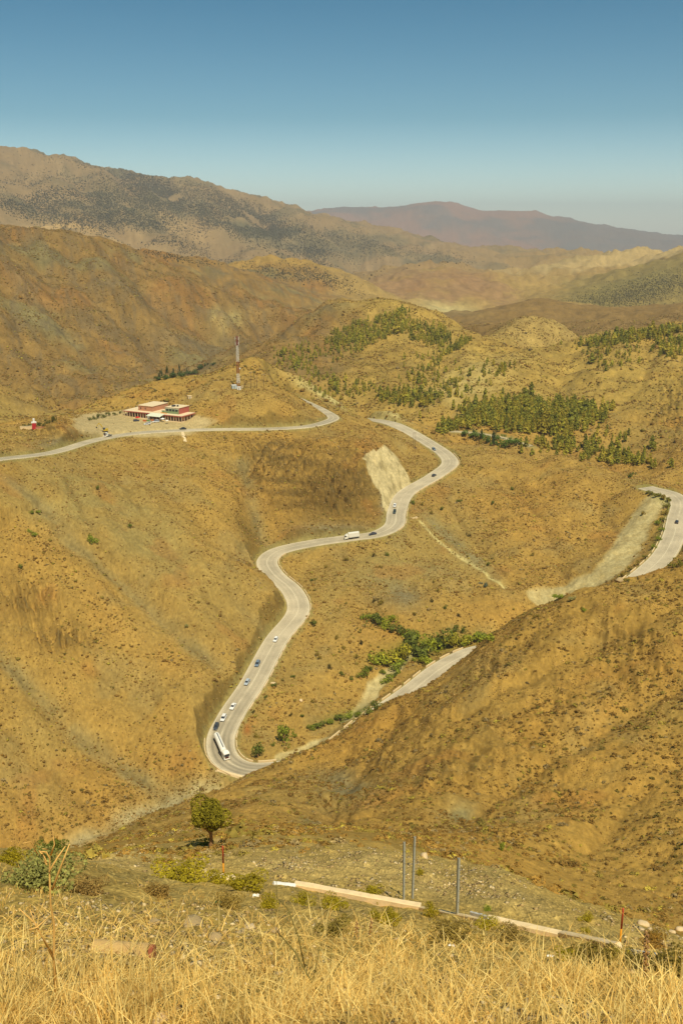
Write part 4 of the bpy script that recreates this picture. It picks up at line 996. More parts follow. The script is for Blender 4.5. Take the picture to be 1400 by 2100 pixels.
for u, v, w_, h_ in [(775, 1362, 34, 22), (800, 1362, 36, 26), (825, 1352, 36, 30), (842, 1335, 34, 36), (860, 1348, 34, 26), (880, 1338, 36, 34), (905, 1328, 34, 34), (925, 1325, 30, 26), (945, 1322, 28, 22), (965, 1320, 28, 20), (985, 1318, 26, 20), (1003, 1314, 22, 14), (815, 1372, 26, 16), (870, 1362, 26, 16), (840, 1312, 24, 24), (770, 1280, 26, 20), (790, 1285, 24, 18), (815, 1300, 24, 18), (752, 1272, 20, 16), (805, 1278, 16, 16)]:
    shrub(u, v, w_*1.3, h_*1.15, [SH_G, lin(160, 162, 46), lin(176, 164, 48), SH_D][int(g.integers(4))], 'leafy green willow bush of the thicket along the stream above the lower road', 'bush', 'green thicket above the lower road', 'willow_bush')
for u, v, w_, h_ in [(743, 1388, 24, 20), (757, 1375, 18, 14), (792, 1400, 24, 20), (783, 1380, 16, 10), (808, 1388, 16, 10), (770, 1456, 22, 20), (755, 1464, 20, 14), (735, 1470, 22, 14), (715, 1474, 22, 14), (695, 1479, 24, 14), (676, 1484, 20, 10), (655, 1490, 24, 14), (640, 1494, 20, 12), (605, 1512, 10, 8), (560, 1530, 10, 8)]:
    shrub(u, v, w_, h_, [SH_G, lin(128, 134, 40), SH_D][int(g.integers(3))], 'low green bush beside the gravel stream bed below the thicket', 'bush', 'bushes along the lower stream bed', 'stream_bush')
for u, v, w_, h_ in [(1332, 1014, 16, 8), (1346, 1018, 16, 9), (1360, 1024, 16, 10), (1372, 1030, 16, 10), (1380, 1042, 12, 12), (1374, 1056, 12, 12), (1366, 1070, 11, 10), (1362, 1090, 12, 12), (1356, 1108, 13, 11), (1346, 1125, 13, 10), (1330, 1145, 13, 9), (1312, 1158, 13, 9), (1292, 1170, 13, 9), (1275, 1182, 13, 9), (1283, 1193, 11, 9), (1376, 1165, 16, 14), (1396, 1160, 14, 14)]:
    shrub(u, v, w_, h_, [SH_G, lin(140, 132, 50), SH_O][int(g.integers(3))], 'green roadside bush of the strip between gravel bed and right hand road', 'bush', 'bushes along the right road', 'roadside_bush')
for u, v, w_, h_ in [(952, 893, 18, 12), (968, 896, 18, 14), (984, 901, 20, 16), (998, 908, 20, 16), (1014, 914, 20, 16), (1030, 917, 20, 18), (1045, 914, 20, 18), (1058, 908, 18, 14), (1022, 902, 16, 14)]:
    shrub(u, v, w_, h_, lin(116, 136, 52), 'bright green tree in the damp hollow below the pale valley track', 'tree', 'green trees in the hollow below the valley track', 'valley_tree')
for u, v, w_, h_, n_ in [(1011, 915, 10, 44, 'tallest'), (970, 896, 8, 22, 'shortest'), (986, 902, 7, 24, 'middle sized')]:
    shrub(u, v, w_, h_, lin(84, 100, 52), n_ + ' dark poplar beside the pale valley track', 'tree', None, 'poplar_tree', rmin=0)
for i, (u, v, w_, h_) in enumerate([(343, 770, 5, 22), (355, 769, 5, 16), (368, 768, 5, 22), (331, 772, 5, 16), (384, 767, 4, 13), (327, 775, 5, 12)]):
    shrub(u, v, w_, h_, lin(84, 94, 50), 'thin dark poplar rising from the green clump in the far left valley', 'tree', 'poplars of the far left valley', 'poplar_tree', stems=False)
for i, (u, v, w_, h_) in enumerate([(325, 779, 18, 9), (340, 777, 20, 11), (356, 775, 20, 11), (372, 772, 20, 11), (388, 769, 16, 9), (402, 765, 14, 9), (414, 757, 18, 14), (437, 748, 10, 6)]):
    shrub(u, v, w_, h_, lin(92, 106, 52), 'green tree of the orchard clump in the far left valley', 'tree', 'orchard trees of the far left valley', 'orchard_tree', stems=False)
for i, (u, v, w_, h_) in enumerate([(185, 862, 9, 7), (195, 860, 9, 8), (203, 858, 11, 10), (214, 856, 9, 8), (222, 853, 9, 9), (235, 852, 8, 7), (248, 848, 7, 7)]):
    shrub(u, v, w_, h_, lin(112, 112, 46), 'green bush in the row along the back edge of the parking area', 'shrub', 'row of bushes behind the parking area', stems=False)
for i, (u, v, w_, h_) in enumerate([(52, 877, 9, 8), (61, 876, 9, 8), (80, 874, 9, 9), (90, 872, 8, 6), (99, 868, 10, 9), (111, 865, 11, 12)]):
    shrub(u, v, w_, h_, lin(112, 110, 46), 'green bush beside the small red pillar at far left', 'shrub', 'bushes around the red pillar', stems=False)
# the juniper in front of the gully: limbs, trunk, lumpy crown
q = lookup(433, 1737); s = math.sqrt(q[0]**2+q[1]**2+q[2]**2)/F; H = 104*s/.86
t = empty('juniper_tree', (q[0], q[1], q[2]-.1), .4, label='lone round juniper tree with pale trunk on the slope above the dry gully', category='tree'); t.scale = (H, H, H)
V, Fa = leaf_cloud(7000, round_shape(.27, .62, .30, 13, 15), .018, 991, .4)
sh = V[:, 2] < .42; V[sh, 0] *= .8; V[sh, 1] *= .8
link('crown', tree_part_mesh('crown', V, Fa, np.random.default_rng(5), lin(150, 136, 34), .45), t)
b = MB(); b.tube([(0, 0, -.06), (-.004, .0, .08), (.008, .0, .18), (0, .004, .30), (-.02, 0, .46), (-.04, .02, .62)], [.042, .032, .028, .025, .02, .009], 9)
for a, z0, L in ((.3, .26, .26), (1.5, .3, .22), (2.7, .27, .28), (3.9, .33, .24), (5.1, .3, .26), (.9, .44, .22), (3.3, .48, .2)):
    b.tube([(0, 0, z0), (math.cos(a)*L*.45, math.sin(a)*L*.45, z0+L*.5), (math.cos(a)*L, math.sin(a)*L, z0+L*.85)], [.018, .012, .005], 6)
b.obj('trunk', M_BARK, t, True)
# ------------------------------------------------------------------ vehicles, built once per kind and colour, heading +y, standing on z = 0
M_GLASS = MP('car_glass', (.035, .04, .045), .08, vary=.1, spec=.6); M_TYRE = MP('rubber', (.025, .024, .022), .9); M_RIM = MP('rim_metal', (.5, .5, .48), .35, .7)
M_LAMP = MP('lamp_glass', (.8, .8, .76), .15); M_TAIL = MP('tail_lamp', (.45, .03, .02), .25); M_BLACK = MP('black_plastic', (.04, .04, .038), .7); M_CHROME = MP('grey_steel', (.3, .3, .29), .5, .6)
_paint = {}
def paint(rgb):
    k = tuple(np.round(rgb, 3))
    if k not in _paint: _paint[k] = MP('car_paint', rgb, .3, vary=.05, spec=.5)
    return _paint[k]
_vm = {}
def wheel_meshes(R_, w_):
    k = ('wheel', R_, w_)
    if k not in _vm:
        b = MB(); b.lathe([(R_*.62, -w_*.5), (R_*.93, -w_*.5), (R_, -w_*.34), (R_, w_*.34), (R_*.93, w_*.5), (R_*.62, w_*.5)], 18, 'x')
        b2 = MB(); b2.lathe([(R_*.2, -w_*.52), (R_*.62, -w_*.44), (R_*.62, w_*.44), (R_*.2, w_*.52)], 14, 'x')
        _vm[k] = (b.mesh('tyre', M_TYRE, smooth_=False), b2.mesh('rim', M_RIM))
    return _vm[k]
def wheels(root, R_, w_, spots_):
    ty, rm = wheel_meshes(R_, w_)
    for x_, y_ in spots_:
        w = link('wheel', ty, root); w.location = (x_, y_, R_); rr = link('rim', rm, w)
def car_meshes(kind, rgb):
    k = (kind, tuple(np.round(rgb, 3)))
    if k in _vm: return _vm[k]
    L, W_, H_ = dict(saloon=(4.5, 1.78, 1.44), hatchback=(3.95, 1.72, 1.48), estate=(4.5, 1.84, 1.66))[kind]
    hl, hw = L/2, W_/2
    # body: stations along y -> (half width, bottom, shoulder height)
    st = [(-hl, .80, .34, .62), (-hl+.12, .92, .24, .86), (-hl*.55, 1., .2, .92), (0, 1., .2, .90), (hl*.45, 1., .2, .88), (hl-.35, .95, .22, .74), (hl-.1, .86, .26, .66), (hl, .74, .34, .56)]
    if kind != 'saloon': st[0] = (-hl, .86, .34, .92); st[1] = (-hl+.1, .95, .24, .96)
    b = MB(); rings = []
    for y_, ww, z0, z1 in st:
        a = hw*ww
        rings.append([(-a*.9, y_, z0), (-a, y_, z0+.14), (-a, y_, z1-.1), (-a*.88, y_, z1), (a*.88, y_, z1), (a, y_, z1-.1), (a, y_, z0+.14), (a*.9, y_, z0)])
    b.loft(rings); body = b
    yb, yf = (-hl+.75, hl*.42) if kind == 'saloon' else (-hl+.12, hl*.45)
    tb, tf = (yb+.55, yf-.72) if kind == 'saloon' else (yb+.32, yf-.66)
    g_ = MB(); w0, w1 = hw*.88, hw*.70; zt = H_-.05
    g_.add([(-w0, yb, .86), (w0, yb, .86), (w0, yf, .84), (-w0, yf, .84), (-w1, tb, zt), (w1, tb, zt), (w1, tf, zt), (-w1, tf, zt)], [(0, 1, 5, 4), (1, 2, 6, 5), (2, 3, 7, 6), (3, 0, 4, 7), (4, 5, 6, 7)])
    r_ = MB(); r_.box(-w1-.03, w1+.03, tb-.05, tf+.05, zt-.015, H_, .03)
    for sx in (-1, 1):   # roof pillars
        for (ya, yt) in ((yb+.02, tb), (yf-.02, tf), ((yb+yf)/2-.1, (tb+tf)/2-.1)):
            r_.tube([(sx*(w0+.01), ya, .86), (sx*(w1+.01), yt, zt)], .05, 5)
    hlamp = [MB(), MB()]; tl = [MB(), MB()]
    for i, sx in enumerate((-1, 1)):
        hlamp[i].box(sx*hw*.66-.17, sx*hw*.66+.17, hl-.22, hl-.02, .52, .68, .03); tl[i].box(sx*hw*.70-.13, sx*hw*.70+.13, -hl-.02, -hl+.1, .64, .80, .03)
    gr = MB(); gr.box(-.42, .42, hl-.1, hl+.015, .36, .52, .03); pl_ = MB(); pl_.box(-hw*.93, hw*.93, -hl*.98, hl*.95, .16, .26)
    p = paint(rgb)
    _vm[k] = dict(body=body.mesh('body', p, smooth_=False), cabin_glass=g_.mesh('cabin_glass', M_GLASS), roof=r_.mesh('roof', p), grille=gr.mesh('grille', M_BLACK), underbody=pl_.mesh('underbody', M_BLACK),
                  lamps=[m_.mesh('headlight', M_LAMP) for m_ in hlamp], tails=[m_.mesh('tail_light', M_TAIL) for m_ in tl], dims=(L, W_, H_))
    return _vm[k]
def make_car(kind, rgb, label, group=None):
    d = car_meshes(kind, rgb); t = empty('car', label=label, category='car')
    if group: t['group'] = group
    for n_ in ('body', 'cabin_glass', 'roof', 'grille', 'underbody'): link(n_, d[n_], t)
    for m_ in d['lamps']: link('headlight', m_, t)
    for m_ in d['tails']: link('tail_light', m_, t)
    L, W_, _ = d['dims']; wheels(t, .32, .2, [(sx*(W_/2-.1), y_) for sx in (-1, 1) for y_ in (L*.30, -L*.29)])
    return t
def on_road(t, rk, u, v, flip, lane=None):
    """stand t on the road nearest the photo point; heading along the line (flip: against it)"""
    rr = RC[rk]; C = rr['c']; uu, vv = in_frame(C[:, 0], C[:, 1], C[:, 2]); a, te_ = ray(u, v)
    best = None
    for off in np.linspace(-rr['w']/2+1.3, rr['w']/2-1.3, 9):
        px = C[:, 0]+rr['n'][:, 0]*off; py = C[:, 1]+rr['n'][:, 1]*off
        uu, vv = in_frame(px, py, C[:, 2]+.5); d = (uu-u)**2 + (vv-v)**2; i = int(np.argmin(d))
        if best is None or d[i] < best[0]: best = (d[i], i, px[i], py[i])
    _, i, px, py = best
    j0, j1 = max(0, i-3), min(len(C)-1, i+3); T3 = Vector(C[j1]-C[j0]).normalized()*(-1 if flip else 1)
    X_ = T3.cross(Vector((0, 0, 1))).normalized(); Z_ = X_.cross(T3)
    t.matrix_world = Matrix(((X_.x, T3.x, Z_.x, px), (X_.y, T3.y, Z_.y, py), (X_.z, T3.z, Z_.z, C[i, 2]+.045), (0, 0, 0, 1)))
    return t
WHT, SLV, BLU, DRK, NAV, GRN = lin(236, 232, 220), lin(176, 184, 186), lin(112, 128, 140), lin(66, 72, 76), lin(42, 46, 66), lin(52, 66, 54)
for kind, col, u, v, flip, lab in [
  ('hatchback', WHT, 565, 1310, 0, 'white car highest on the straight stretch above the hairpin'),
  ('estate', BLU, 530, 1361, 0, 'dark blue grey car second from the top of the straight queue'),
  ('hatchback', SLV, 507, 1400, 0, 'silver blue car in the middle of the straight queue'),
  ('saloon', WHT, 477, 1447, 0, 'white saloon third in the queue behind the white tanker lorry'),
  ('estate', WHT, 459, 1474, 0, 'rounded white car second in the queue, right behind the dark grey car'),
  ('estate', DRK, 443, 1492, 0, 'dark grey car directly behind the white tanker lorry'),
  ('saloon', NAV, 763, 1096, 0, 'navy blue car following the white box lorry'),
  ('hatchback', WHT, 808, 1037, 0, 'white car just above a dark one beside the pale rock cut'),
  ('estate', GRN, 807, 1050, 0, 'dark green car just below a white one beside the pale rock cut'),
  ('hatchback', DRK, 889, 974, 1, 'dark car below the sharp bend right of the pale rock cut'),
  ('hatchback', BLU, 886, 925, 0, 'blue grey car at the top stretch near the twin wooden poles'),
  ('hatchback', DRK, 1388, 1071, 0, 'tiny dark car on the road at the right edge')]:
    on_road(make_car(kind, col, lab), 'main_road', u, v, flip)
on_road(make_car('saloon', lin(50, 54, 50), 'black saloon on the upper road in front of the red building'), 'upper_road', 375, 878, 1)

# white articulated tanker in the hairpin
M_TRUCKW = MP('white_lorry_paint', tuple(lin(244, 238, 218)), .4, vary=.06, scale=1.5); M_GRILL = MP('dark_red_grille', tuple(lin(96, 50, 40)), .6); M_DIRT = MP('dirty_chassis', tuple(lin(70, 62, 52)), .85, vary=.3)
def tractor(root, hw=1.25, H_=3.15):
    b = MB(); b.loft([[(-hw, .1, .75), (hw, .1, .75), (hw, .1, H_-.25), (hw-.12, .2, H_), (-hw+.12, .2, H_), (-hw, .1, H_-.25)],
                      [(-hw, 1.7, .55), (hw, 1.7, .55), (hw, 1.7, H_-.35), (hw-.12, 1.6, H_-.08), (-hw+.12, 1.6, H_-.08), (-hw, 1.7, H_-.35)],
                      [(-hw+.03, 2.28, .55), (hw-.03, 2.28, .55), (hw-.06, 2.2, 1.95), (hw-.2, 1.95, H_-.3), (-hw+.2, 1.95, H_-.3), (-hw+.06, 2.2, 1.95)]])
    b.obj('cab', M_TRUCKW, root)
    b = MB(); b.add([(-hw+.12, 2.245, 1.72), (hw-.12, 2.245, 1.72), (hw-.26, 2.03, 2.66), (-hw+.26, 2.03, 2.66)], [(0, 1, 2, 3)]); b.add([(-hw+.12, 2.2, 1.72), (hw-.12, 2.2, 1.72), (hw-.26, 1.98, 2.66), (-hw+.26, 1.98, 2.66)], [(3, 2, 1, 0)]); b.obj('windscreen', M_GLASS, root)
    for sx in (-1, 1):
        b = MB(); b.box(min(sx*hw, sx*(hw+.015)), max(sx*hw, sx*(hw+.015)), 1.05, 1.95, 1.75, 2.5); b.obj('side_window', M_GLASS, root)
        b = MB(); b.box(sx*(hw+.16)-.06, sx*(hw+.16)+.06, 1.95, 2.1, 1.75, 2.45, .03); b.tube([(sx*hw, 2.02, 2.3), (sx*(hw+.14), 2.02, 2.3)], .025, 5); b.obj('mirror', M_BLACK, root)
        b = MB(); b.box(sx*.92-.2, sx*.92+.2, 2.2, 2.31, .68, .86, .03); b.obj('headlight', M_LAMP, root)
    b = MB(); b.box(-.78, .78, 2.2, 2.31, .95, 1.62, .04); b.obj('grille', M_GRILL, root)
    b = MB(); b.box(-hw, hw, 2.05, 2.36, .38, .66, .05); b.obj('bumper', M_TRUCKW, root)
    b = MB(); b.box(-.95, .95, .35, 1.3, H_-.05, H_+.45, .1, top=(.1, .05, .45)); b.obj('wind_deflector', M_TRUCKW, root)
t = empty('tanker_lorry', label='white articulated tanker lorry rounding the hairpin bend', category='lorry')
tractor(t)
b = MB(); b.box(-.45, .45, -3.6, .4, .62, .92, .03); b.box(-1.2, -.6, -1.7, .0, .5, 1.05, .06); b.box(.6, 1.2, -1.7, .0, .5, 1.05, .06); b.obj('chassis', M_DIRT, t)
wheels(t, .5, .32, [(sx*1.05, y_) for sx in (-1, 1) for y_ in (1.35, -2.3, -3.2)])
tr = MB(); R_ = 1.22
tr.lathe([(R_*.05, -12.0), (R_*.7, -11.9), (R_*.95, -11.6), (R_, -11.2), (R_, -.55), (R_*.95, -.2), (R_*.7, .05), (R_*.05, .15)], 22, 'y', (0, 0, 2.18))
tank = tr.obj('tank', M_TRUCKW, t, True); tank.location = (0, -.9, 0)
b = MB(); b.box(-.6, .6, -11.6, -.2, .82, 1.05, .03); b.box(-1.22, -1.05, -10.6, -3.8, .55, 1.2, .04); b.box(1.05, 1.22, -10.6, -3.8, .55, 1.2, .04); link('trailer_frame', b.mesh('trailer_frame', M_DIRT), tank)
b = MB(); b.box(-.22, .22, -11, -.9, 3.385, 3.45); [b.lathe([(.26, 3.38), (.26, 3.56), (.2, 3.58)], 12, 'z', (0, y_, 0)) for y_ in (-9.6, -6.2, -2.8)]; link('walkway', b.mesh('walkway', M_CHROME), tank)
b = MB(); [b.lathe([(R_+.02, y_-.06), (R_+.02, y_+.06)], 22, 'y', (0, 0, 2.18)) for y_ in (-10.4, -7.2, -4.0, -1.2)]; link('tank_bands', b.mesh('tank_bands', M_TRUCKW), tank)
ty, rm = wheel_meshes(.5, .32)
for sx in (-1, 1):
    for y_ in (-8.2, -9.4, -10.6):
        w = link('wheel', ty, tank); w.location = (sx*1.02, y_, .5); link('rim', rm, w)
on_road(t, 'main_road', 459, 1552, 0)
tank.rotation_euler = (0, 0, math.radians(-9))
# white box lorry
t = empty('box_lorry', label='white box lorry driving left in front of the dark rock face', category='lorry')
tractor(t, 1.2, 2.75)
b = MB(); b.box(-1.25, 1.25, -6.3, -.05, 1.05, 3.55, .05); b.obj('cargo_box', M_TRUCKW, t)
b = MB(); b.box(-.5, .5, -6.2, .5, .6, 1.04, .03); b.box(-1.2, -1.1, -4.0, -.4, .55, 1.0); b.box(1.1, 1.2, -4.0, -.4, .55, 1.0); b.obj('chassis', M_DIRT, t)
b = MB(); [b.tube([(sx*1.262, -6.3, 1.32), (sx*1.262, -.05, 1.32)], .035, 5) for sx in (-1, 1)]; b.obj('side_rail', M_CHROME, t)
wheels(t, .48, .3, [(sx*1.0, y_) for sx in (-1, 1) for y_ in (1.35, -4.6)])
on_road(t, 'main_road', 716, 1103, 0)
# flatbed pickup on the upper road
t = empty('flatbed_truck', label='white cabbed flatbed truck turning off the upper road at left', category='truck')
tractor(t, 1.05, 2.3); b = MB(); b.box(-1.1, 1.1, -4.2, 0, .85, 1.0, .03); b.box(-1.1, -1.04, -4.2, 0, 1.0, 1.25); b.box(1.04, 1.1, -4.2, 0, 1.0, 1.25); b.obj('flatbed', M_CHROME, t)
b = MB(); b.box(-.45, .45, -4, .5, .5, .84, .03); b.obj('chassis', M_DIRT, t)
wheels(t, .42, .26, [(sx*.92, y_) for sx in (-1, 1) for y_ in (1.2, -3.0)])
on_road(t, 'upper_road', 219, 894, 1)
def park(t, u, v, rz):
    q = lookup(u, v); t.location = (q[0], q[1], q[2]); t.rotation_euler = (0, 0, math.radians(rz)); return t
park(make_car('hatchback', lin(70, 74, 84), 'dark car parked under the red parasol'), 280, 864, -60)
park(make_car('estate', WHT, 'white car parked nearest the road in front of the awning'), 302, 871, 125)
park(make_car('saloon', lin(230, 222, 190), 'cream car parked between two white cars before the awning'), 308, 868, 125)
park(make_car('estate', lin(222, 222, 220), 'white car parked right under the edge of the awning'), 320, 866, 120)
# ------------------------------------------------------------------ parapets, masonry, poles
M_CREAM = MP('cream_concrete', tuple(lin(232, 204, 152)), .85, vary=.2, scale=2.2, bump=.2); M_CONC = MP('grey_concrete', tuple(lin(196, 176, 132)), .9, vary=.25, scale=1.5, bump=.3)
M_WOOD = MP('weathered_wood', tuple(lin(112, 92, 72)), .9, vary=.25, scale=5); M_STEEL = MP('galvanised_steel', tuple(lin(168, 166, 148)), .6, .0, vary=.15, scale=4); M_WHITE = MP('white_paint', tuple(lin(236, 230, 214)), .6, vary=.1, scale=2)
M_REDP = MP('red_paint', tuple(lin(200, 84, 54)), .6, vary=.12, scale=3); M_YELP = MP('yellow_paint', tuple(lin(228, 150, 26)), .6, vary=.12, scale=3)
def idx_on(rk, u, v):
    C = RC[rk]['c']; uu, vv = in_frame(C[:, 0], C[:, 1], C[:, 2]); return int(np.argmin((uu-u)**2 + (vv-v)**2))
def parapets(rk, p0, p1, side, label, group, length=7., gap=1.8, off=.75, h_=.5, w_=.32):
    rr = RC[rk]; i0, i1 = sorted((idx_on(rk, *p0), idx_on(rk, *p1))); o = side*(rr['w']/2+off); gg = np.random.default_rng(i0)
    i = i0
    while i < i1-3:
        L = int(length*gg.uniform(.8, 1.15)); j = min(i+L, i1); b = MB(); rings = []
        for k in range(i, j+1, max(1, (j-i)//3)):
            c_ = rr['c'][k]; n_ = rr['n'][k]; z0 = c_[2]-.55; z1 = c_[2]+h_
            rings.append([(c_[0]+n_[0]*(o-w_/2), c_[1]+n_[1]*(o-w_/2), z0), (c_[0]+n_[0]*(o+w_/2), c_[1]+n_[1]*(o+w_/2), z0), (c_[0]+n_[0]*(o+w_/2), c_[1]+n_[1]*(o+w_/2), z1-.06), (c_[0]+n_[0]*(o+w_/2-.06), c_[1]+n_[1]*(o+w_/2-.06), z1), (c_[0]+n_[0]*(o-w_/2+.06), c_[1]+n_[1]*(o-w_/2+.06), z1), (c_[0]+n_[0]*(o-w_/2), c_[1]+n_[1]*(o-w_/2), z1-.06)])
        if len(rings) > 1:
            b.loft(rings); b.obj('parapet_block', M_CREAM, label=label, category='parapet', group=group)
        i = j + int(max(1, round(gap*gg.uniform(.7, 1.5))))
for p0, p1, side, L, gp, lab, grp in [
  ((912, 931), (832, 1011), 1, 9, 1.5, 'low cream parapet block outside the upper right bend', 'parapet along the upper right bend'),
  ((813, 1040), (790, 1085), 1, 8, 1.5, 'low cream parapet block where the road drops past the pale rock cut', 'parapet below the pale rock cut'),
  ((572, 1140), (612, 1250), 1, 6, 1.6, 'cream parapet block outside the sharp right bend above the straight', 'parapet outside the sharp right bend'),
  ((608, 1256), (478, 1462), 1, 6, 2.4, 'cream parapet block in the dashed row right of the straight', 'dashed parapet row right of the straight'),
  ((458, 1500), (570, 1577), 1, 9, 1.2, 'cream parapet block along the inside of the hairpin', 'parapet inside the hairpin'),
  ((452, 1515), (540, 1579), -1, 12, 1.0, 'cream kerb wall along the outside of the hairpin', 'kerb wall outside the hairpin'),
  ((700, 1525), (985, 1331), 1, 7, 1.8, 'cream parapet block along the lower road below the thicket', 'parapet along the lower road'),
  ((1292, 1197), (1388, 1065), 1, 7, 2.2, 'cream parapet block along the road at the right edge', 'parapet along the right hand road')]:
    sgn = 1 if side > 0 else -1
    parapets('main_road', p0, p1, sgn, lab, grp, L, gp)
# headwall under the hairpin with its dark culvert mouth
q = at(487, 1590, 345); i = idx_on('main_road', 487, 1582); c0 = RC['main_road']['c'][i]; n0 = RC['main_road']['n'][i]; t0 = RC['main_road']['t'][i]; w0 = RC['main_road']['w']/2
t = empty('culvert_headwall', (c0[0]-n0[0]*(w0+.9), c0[1]-n0[1]*(w0+.9), c0[2]), math.atan2(t0[1], t0[0]), label='rough pale masonry headwall under the outside of the hairpin', category='wall')
b = MB(); b.add([(-7, .4, .35), (5, .4, .35), (5.5, -.9, -3.8), (2.2, -1.2, -5.2), (-3, -1.0, -3.9), (-7.5, -.5, -2.0), (-7, 1.6, .35), (5, 1.6, .35), (5.5, 1.6, -5), (2.2, 1.6, -5.4), (-3, 1.6, -5), (-7.5, 1.6, -3)],
      [(0, 1, 2, 3, 4, 5), (6, 7, 1, 0), (1, 7, 8, 2), (2, 8, 9, 3), (3, 9, 10, 4), (4, 10, 11, 5), (5, 11, 6, 0), (11, 10, 9, 8, 7, 6)]); b.obj('masonry', M_CREAM, t)
b = MB(); b.box(2.2, 4.2, -1.25, -.9, -4.2, -3.3); b.obj('culvert_mouth', M_BLACK, t)
# concrete drainage chute below the upper road, and the pale one on the right slope head
q = lookup(376, 894)
t = empty('drainage_chute', q[:3], .2, label='short pale concrete chute running down from the upper road', category='drain')
P_ = [lookup(374+k*1.2, 884+k*4.4) for k in range(6)]
b = MB(); b.loft([[(p[0]-q[0]-.8-k*.12, p[1]-q[1], p[2]-q[2]+.15), (p[0]-q[0]+.8+k*.05, p[1]-q[1], p[2]-q[2]+.15), (p[0]-q[0]+.8, p[1]-q[1], p[2]-q[2]-.4), (p[0]-q[0]-.8, p[1]-q[1], p[2]-q[2]-.4)] for k, p in enumerate(P_)]); o = b.obj('chute_bed', M_CREAM, t); t.rotation_euler = (0, 0, 0)
# the pale square basin at the head of the right hand channel
q = lookup(850, 1063)
t = empty('drainage_basin', q[:3], .5, label='small pale concrete basin at the head of the channel below the road', category='drain')
b = MB(); b.box(-1.9, 1.9, -.25, .05, -.6, .7, .04); b.box(-1.9, -1.6, .05, 2.4, -.6, .6, .03); b.box(1.6, 1.9, .05, 2.4, -.6, .6, .03); b.obj('basin_walls', M_CREAM, t); b = MB(); b.box(-1.6, 1.6, .05, 2.4, -.6, .05); b.obj('basin_floor', M_CONC, t)

def pole(u, v, hpx, name, label, cat='pole', twin=False, arm=True, r_m=.14, group=None, mat=None):
    q = lookup(u, v); s = math.sqrt(q[0]**2+q[1]**2+q[2]**2)/F; h = hpx*s/.97
    t = empty(name, (q[0], q[1], q[2]-.2), .3, label=label, category=cat)
    if group: t['group'] = group
    for dx in ((-.75, .75) if twin else (0,)):
        b = MB(); b.tube([(dx, 0, 0), (dx, 0, h*.5), (dx*.98, 0, h)], [r_m, r_m*.85, r_m*.7], 8); b.obj('pole_shaft', mat or M_WOOD, t, True)
    if arm:
        b = MB(); b.box(-1.2, 1.2, -.08, .08, h-.35, h-.18, .02); b.obj('cross_arm', mat or M_WOOD, t)
        for dx in (-1.0, 0, 1.0):
            b = MB(); b.lathe([(.05, h-.18), (.09, h-.08), (.05, h), (.08, h+.08), (.03, h+.14)], 8, 'z', (dx, 0, 0)); b.obj('insulator', M_WHITE, t)
    if twin:
        b = MB(); [b.tube([(-.75, 0, z_), (.75, 0, z_+.9)], .05, 5) for z_ in (1.2, 3.2, 5.2)]; b.tube([(.75, 0, 2.2), (-.75, 0, 3.1)], .05, 5); b.box(-1.3, 1.3, -.6, .6, -.3, .35, .05); b.obj('bracing', M_WOOD, t)
    return t
pole(849, 919, 32, 'utility_pole', 'twin legged wooden pole left of the top stretch of road', twin=True)
pole(730, 843, 22, 'utility_pole', 'single wooden pole on the bare crest left of the road gap')
pole(935, 1058, 28, 'utility_pole', 'thin single pole on the slope right of the pale basin', r_m=.1)
for u, v, h, lab in [(502, 795, 24, 'thin pole right next to the lattice mast'), (515, 797, 33, 'tallest of the thin poles right of the lattice mast'), (522, 796, 30, 'thin pole third from the lattice mast'), (527, 796, 26, 'thin pole fourth from the lattice mast'), (541, 796, 28, 'thin pole standing farthest right of the lattice mast')]:
    pole(u, v, h, 'utility_pole', lab, arm=(u in (515, 541)), r_m=.16)

# ------------------------------------------------------------------ red and white lattice mast
q = lookup(489, 797); MX = q
t = empty('lattice_mast', (q[0], q[1], q[2]-.3), .5, label='tall red and white lattice telecom mast on the knoll', category='mast')
hw0, hw1 = .9, .5
def section(z0, z1, mat):
    b = MB(); wz = lambda z: hw0 + (hw1-hw0)*z/38.
    for sx, sy in ((-1, -1), (1, -1), (1, 1), (-1, 1)): b.tube([(sx*wz(z0), sy*wz(z0), z0), (sx*wz(z1), sy*wz(z1), z1)], .10, 5)
    n_ = max(1, int(round((z1-z0)/1.9)))
    for k in range(n_):
        a, c_ = z0+(z1-z0)*k/n_, z0+(z1-z0)*(k+1)/n_; wa, wc = wz(a), wz(c_)
        cs = [(-1, -1), (1, -1), (1, 1), (-1, 1)]
        for e_ in range(4):
            p, r_ = cs[e_], cs[(e_+1) % 4]
            b.tube([(p[0]*wa, p[1]*wa, a), (r_[0]*wc, r_[1]*wc, c_)], .045, 4); b.tube([(r_[0]*wa, r_[1]*wa, a), (p[0]*wc, p[1]*wc, c_)], .045, 4); b.tube([(p[0]*wc, p[1]*wc, c_), (r_[0]*wc, r_[1]*wc, c_)], .045, 4)
    b.obj('lattice_section', mat, t)
M_MRED = MP('mast_red', tuple(lin(140, 52, 44)), .6, vary=.1)
for z0, z1, m_ in ((0, 4.2, M_MRED), (4.2, 11, M_WHITE), (11, 19.6, M_MRED), (19.6, 31, M_WHITE), (31, 37.6, M_MRED)): section(z0, z1, m_)
for z0, rr_ in ((31.4, 1.35), (34.7, 1.45)):
    for k in range(3):
        a = k*2.09+.5; b = MB(); b.box(-.2, .2, -.09, .09, 0, 2.5, .04); b.tube([(0, .1, 1.2), (0, .9, 1.2)], .05, 5); o = b.obj('panel_antenna', M_WHITE, t); o.location = (math.sin(a)*rr_, -math.cos(a)*rr_, z0); o.rotation_euler = (0, 0, a)
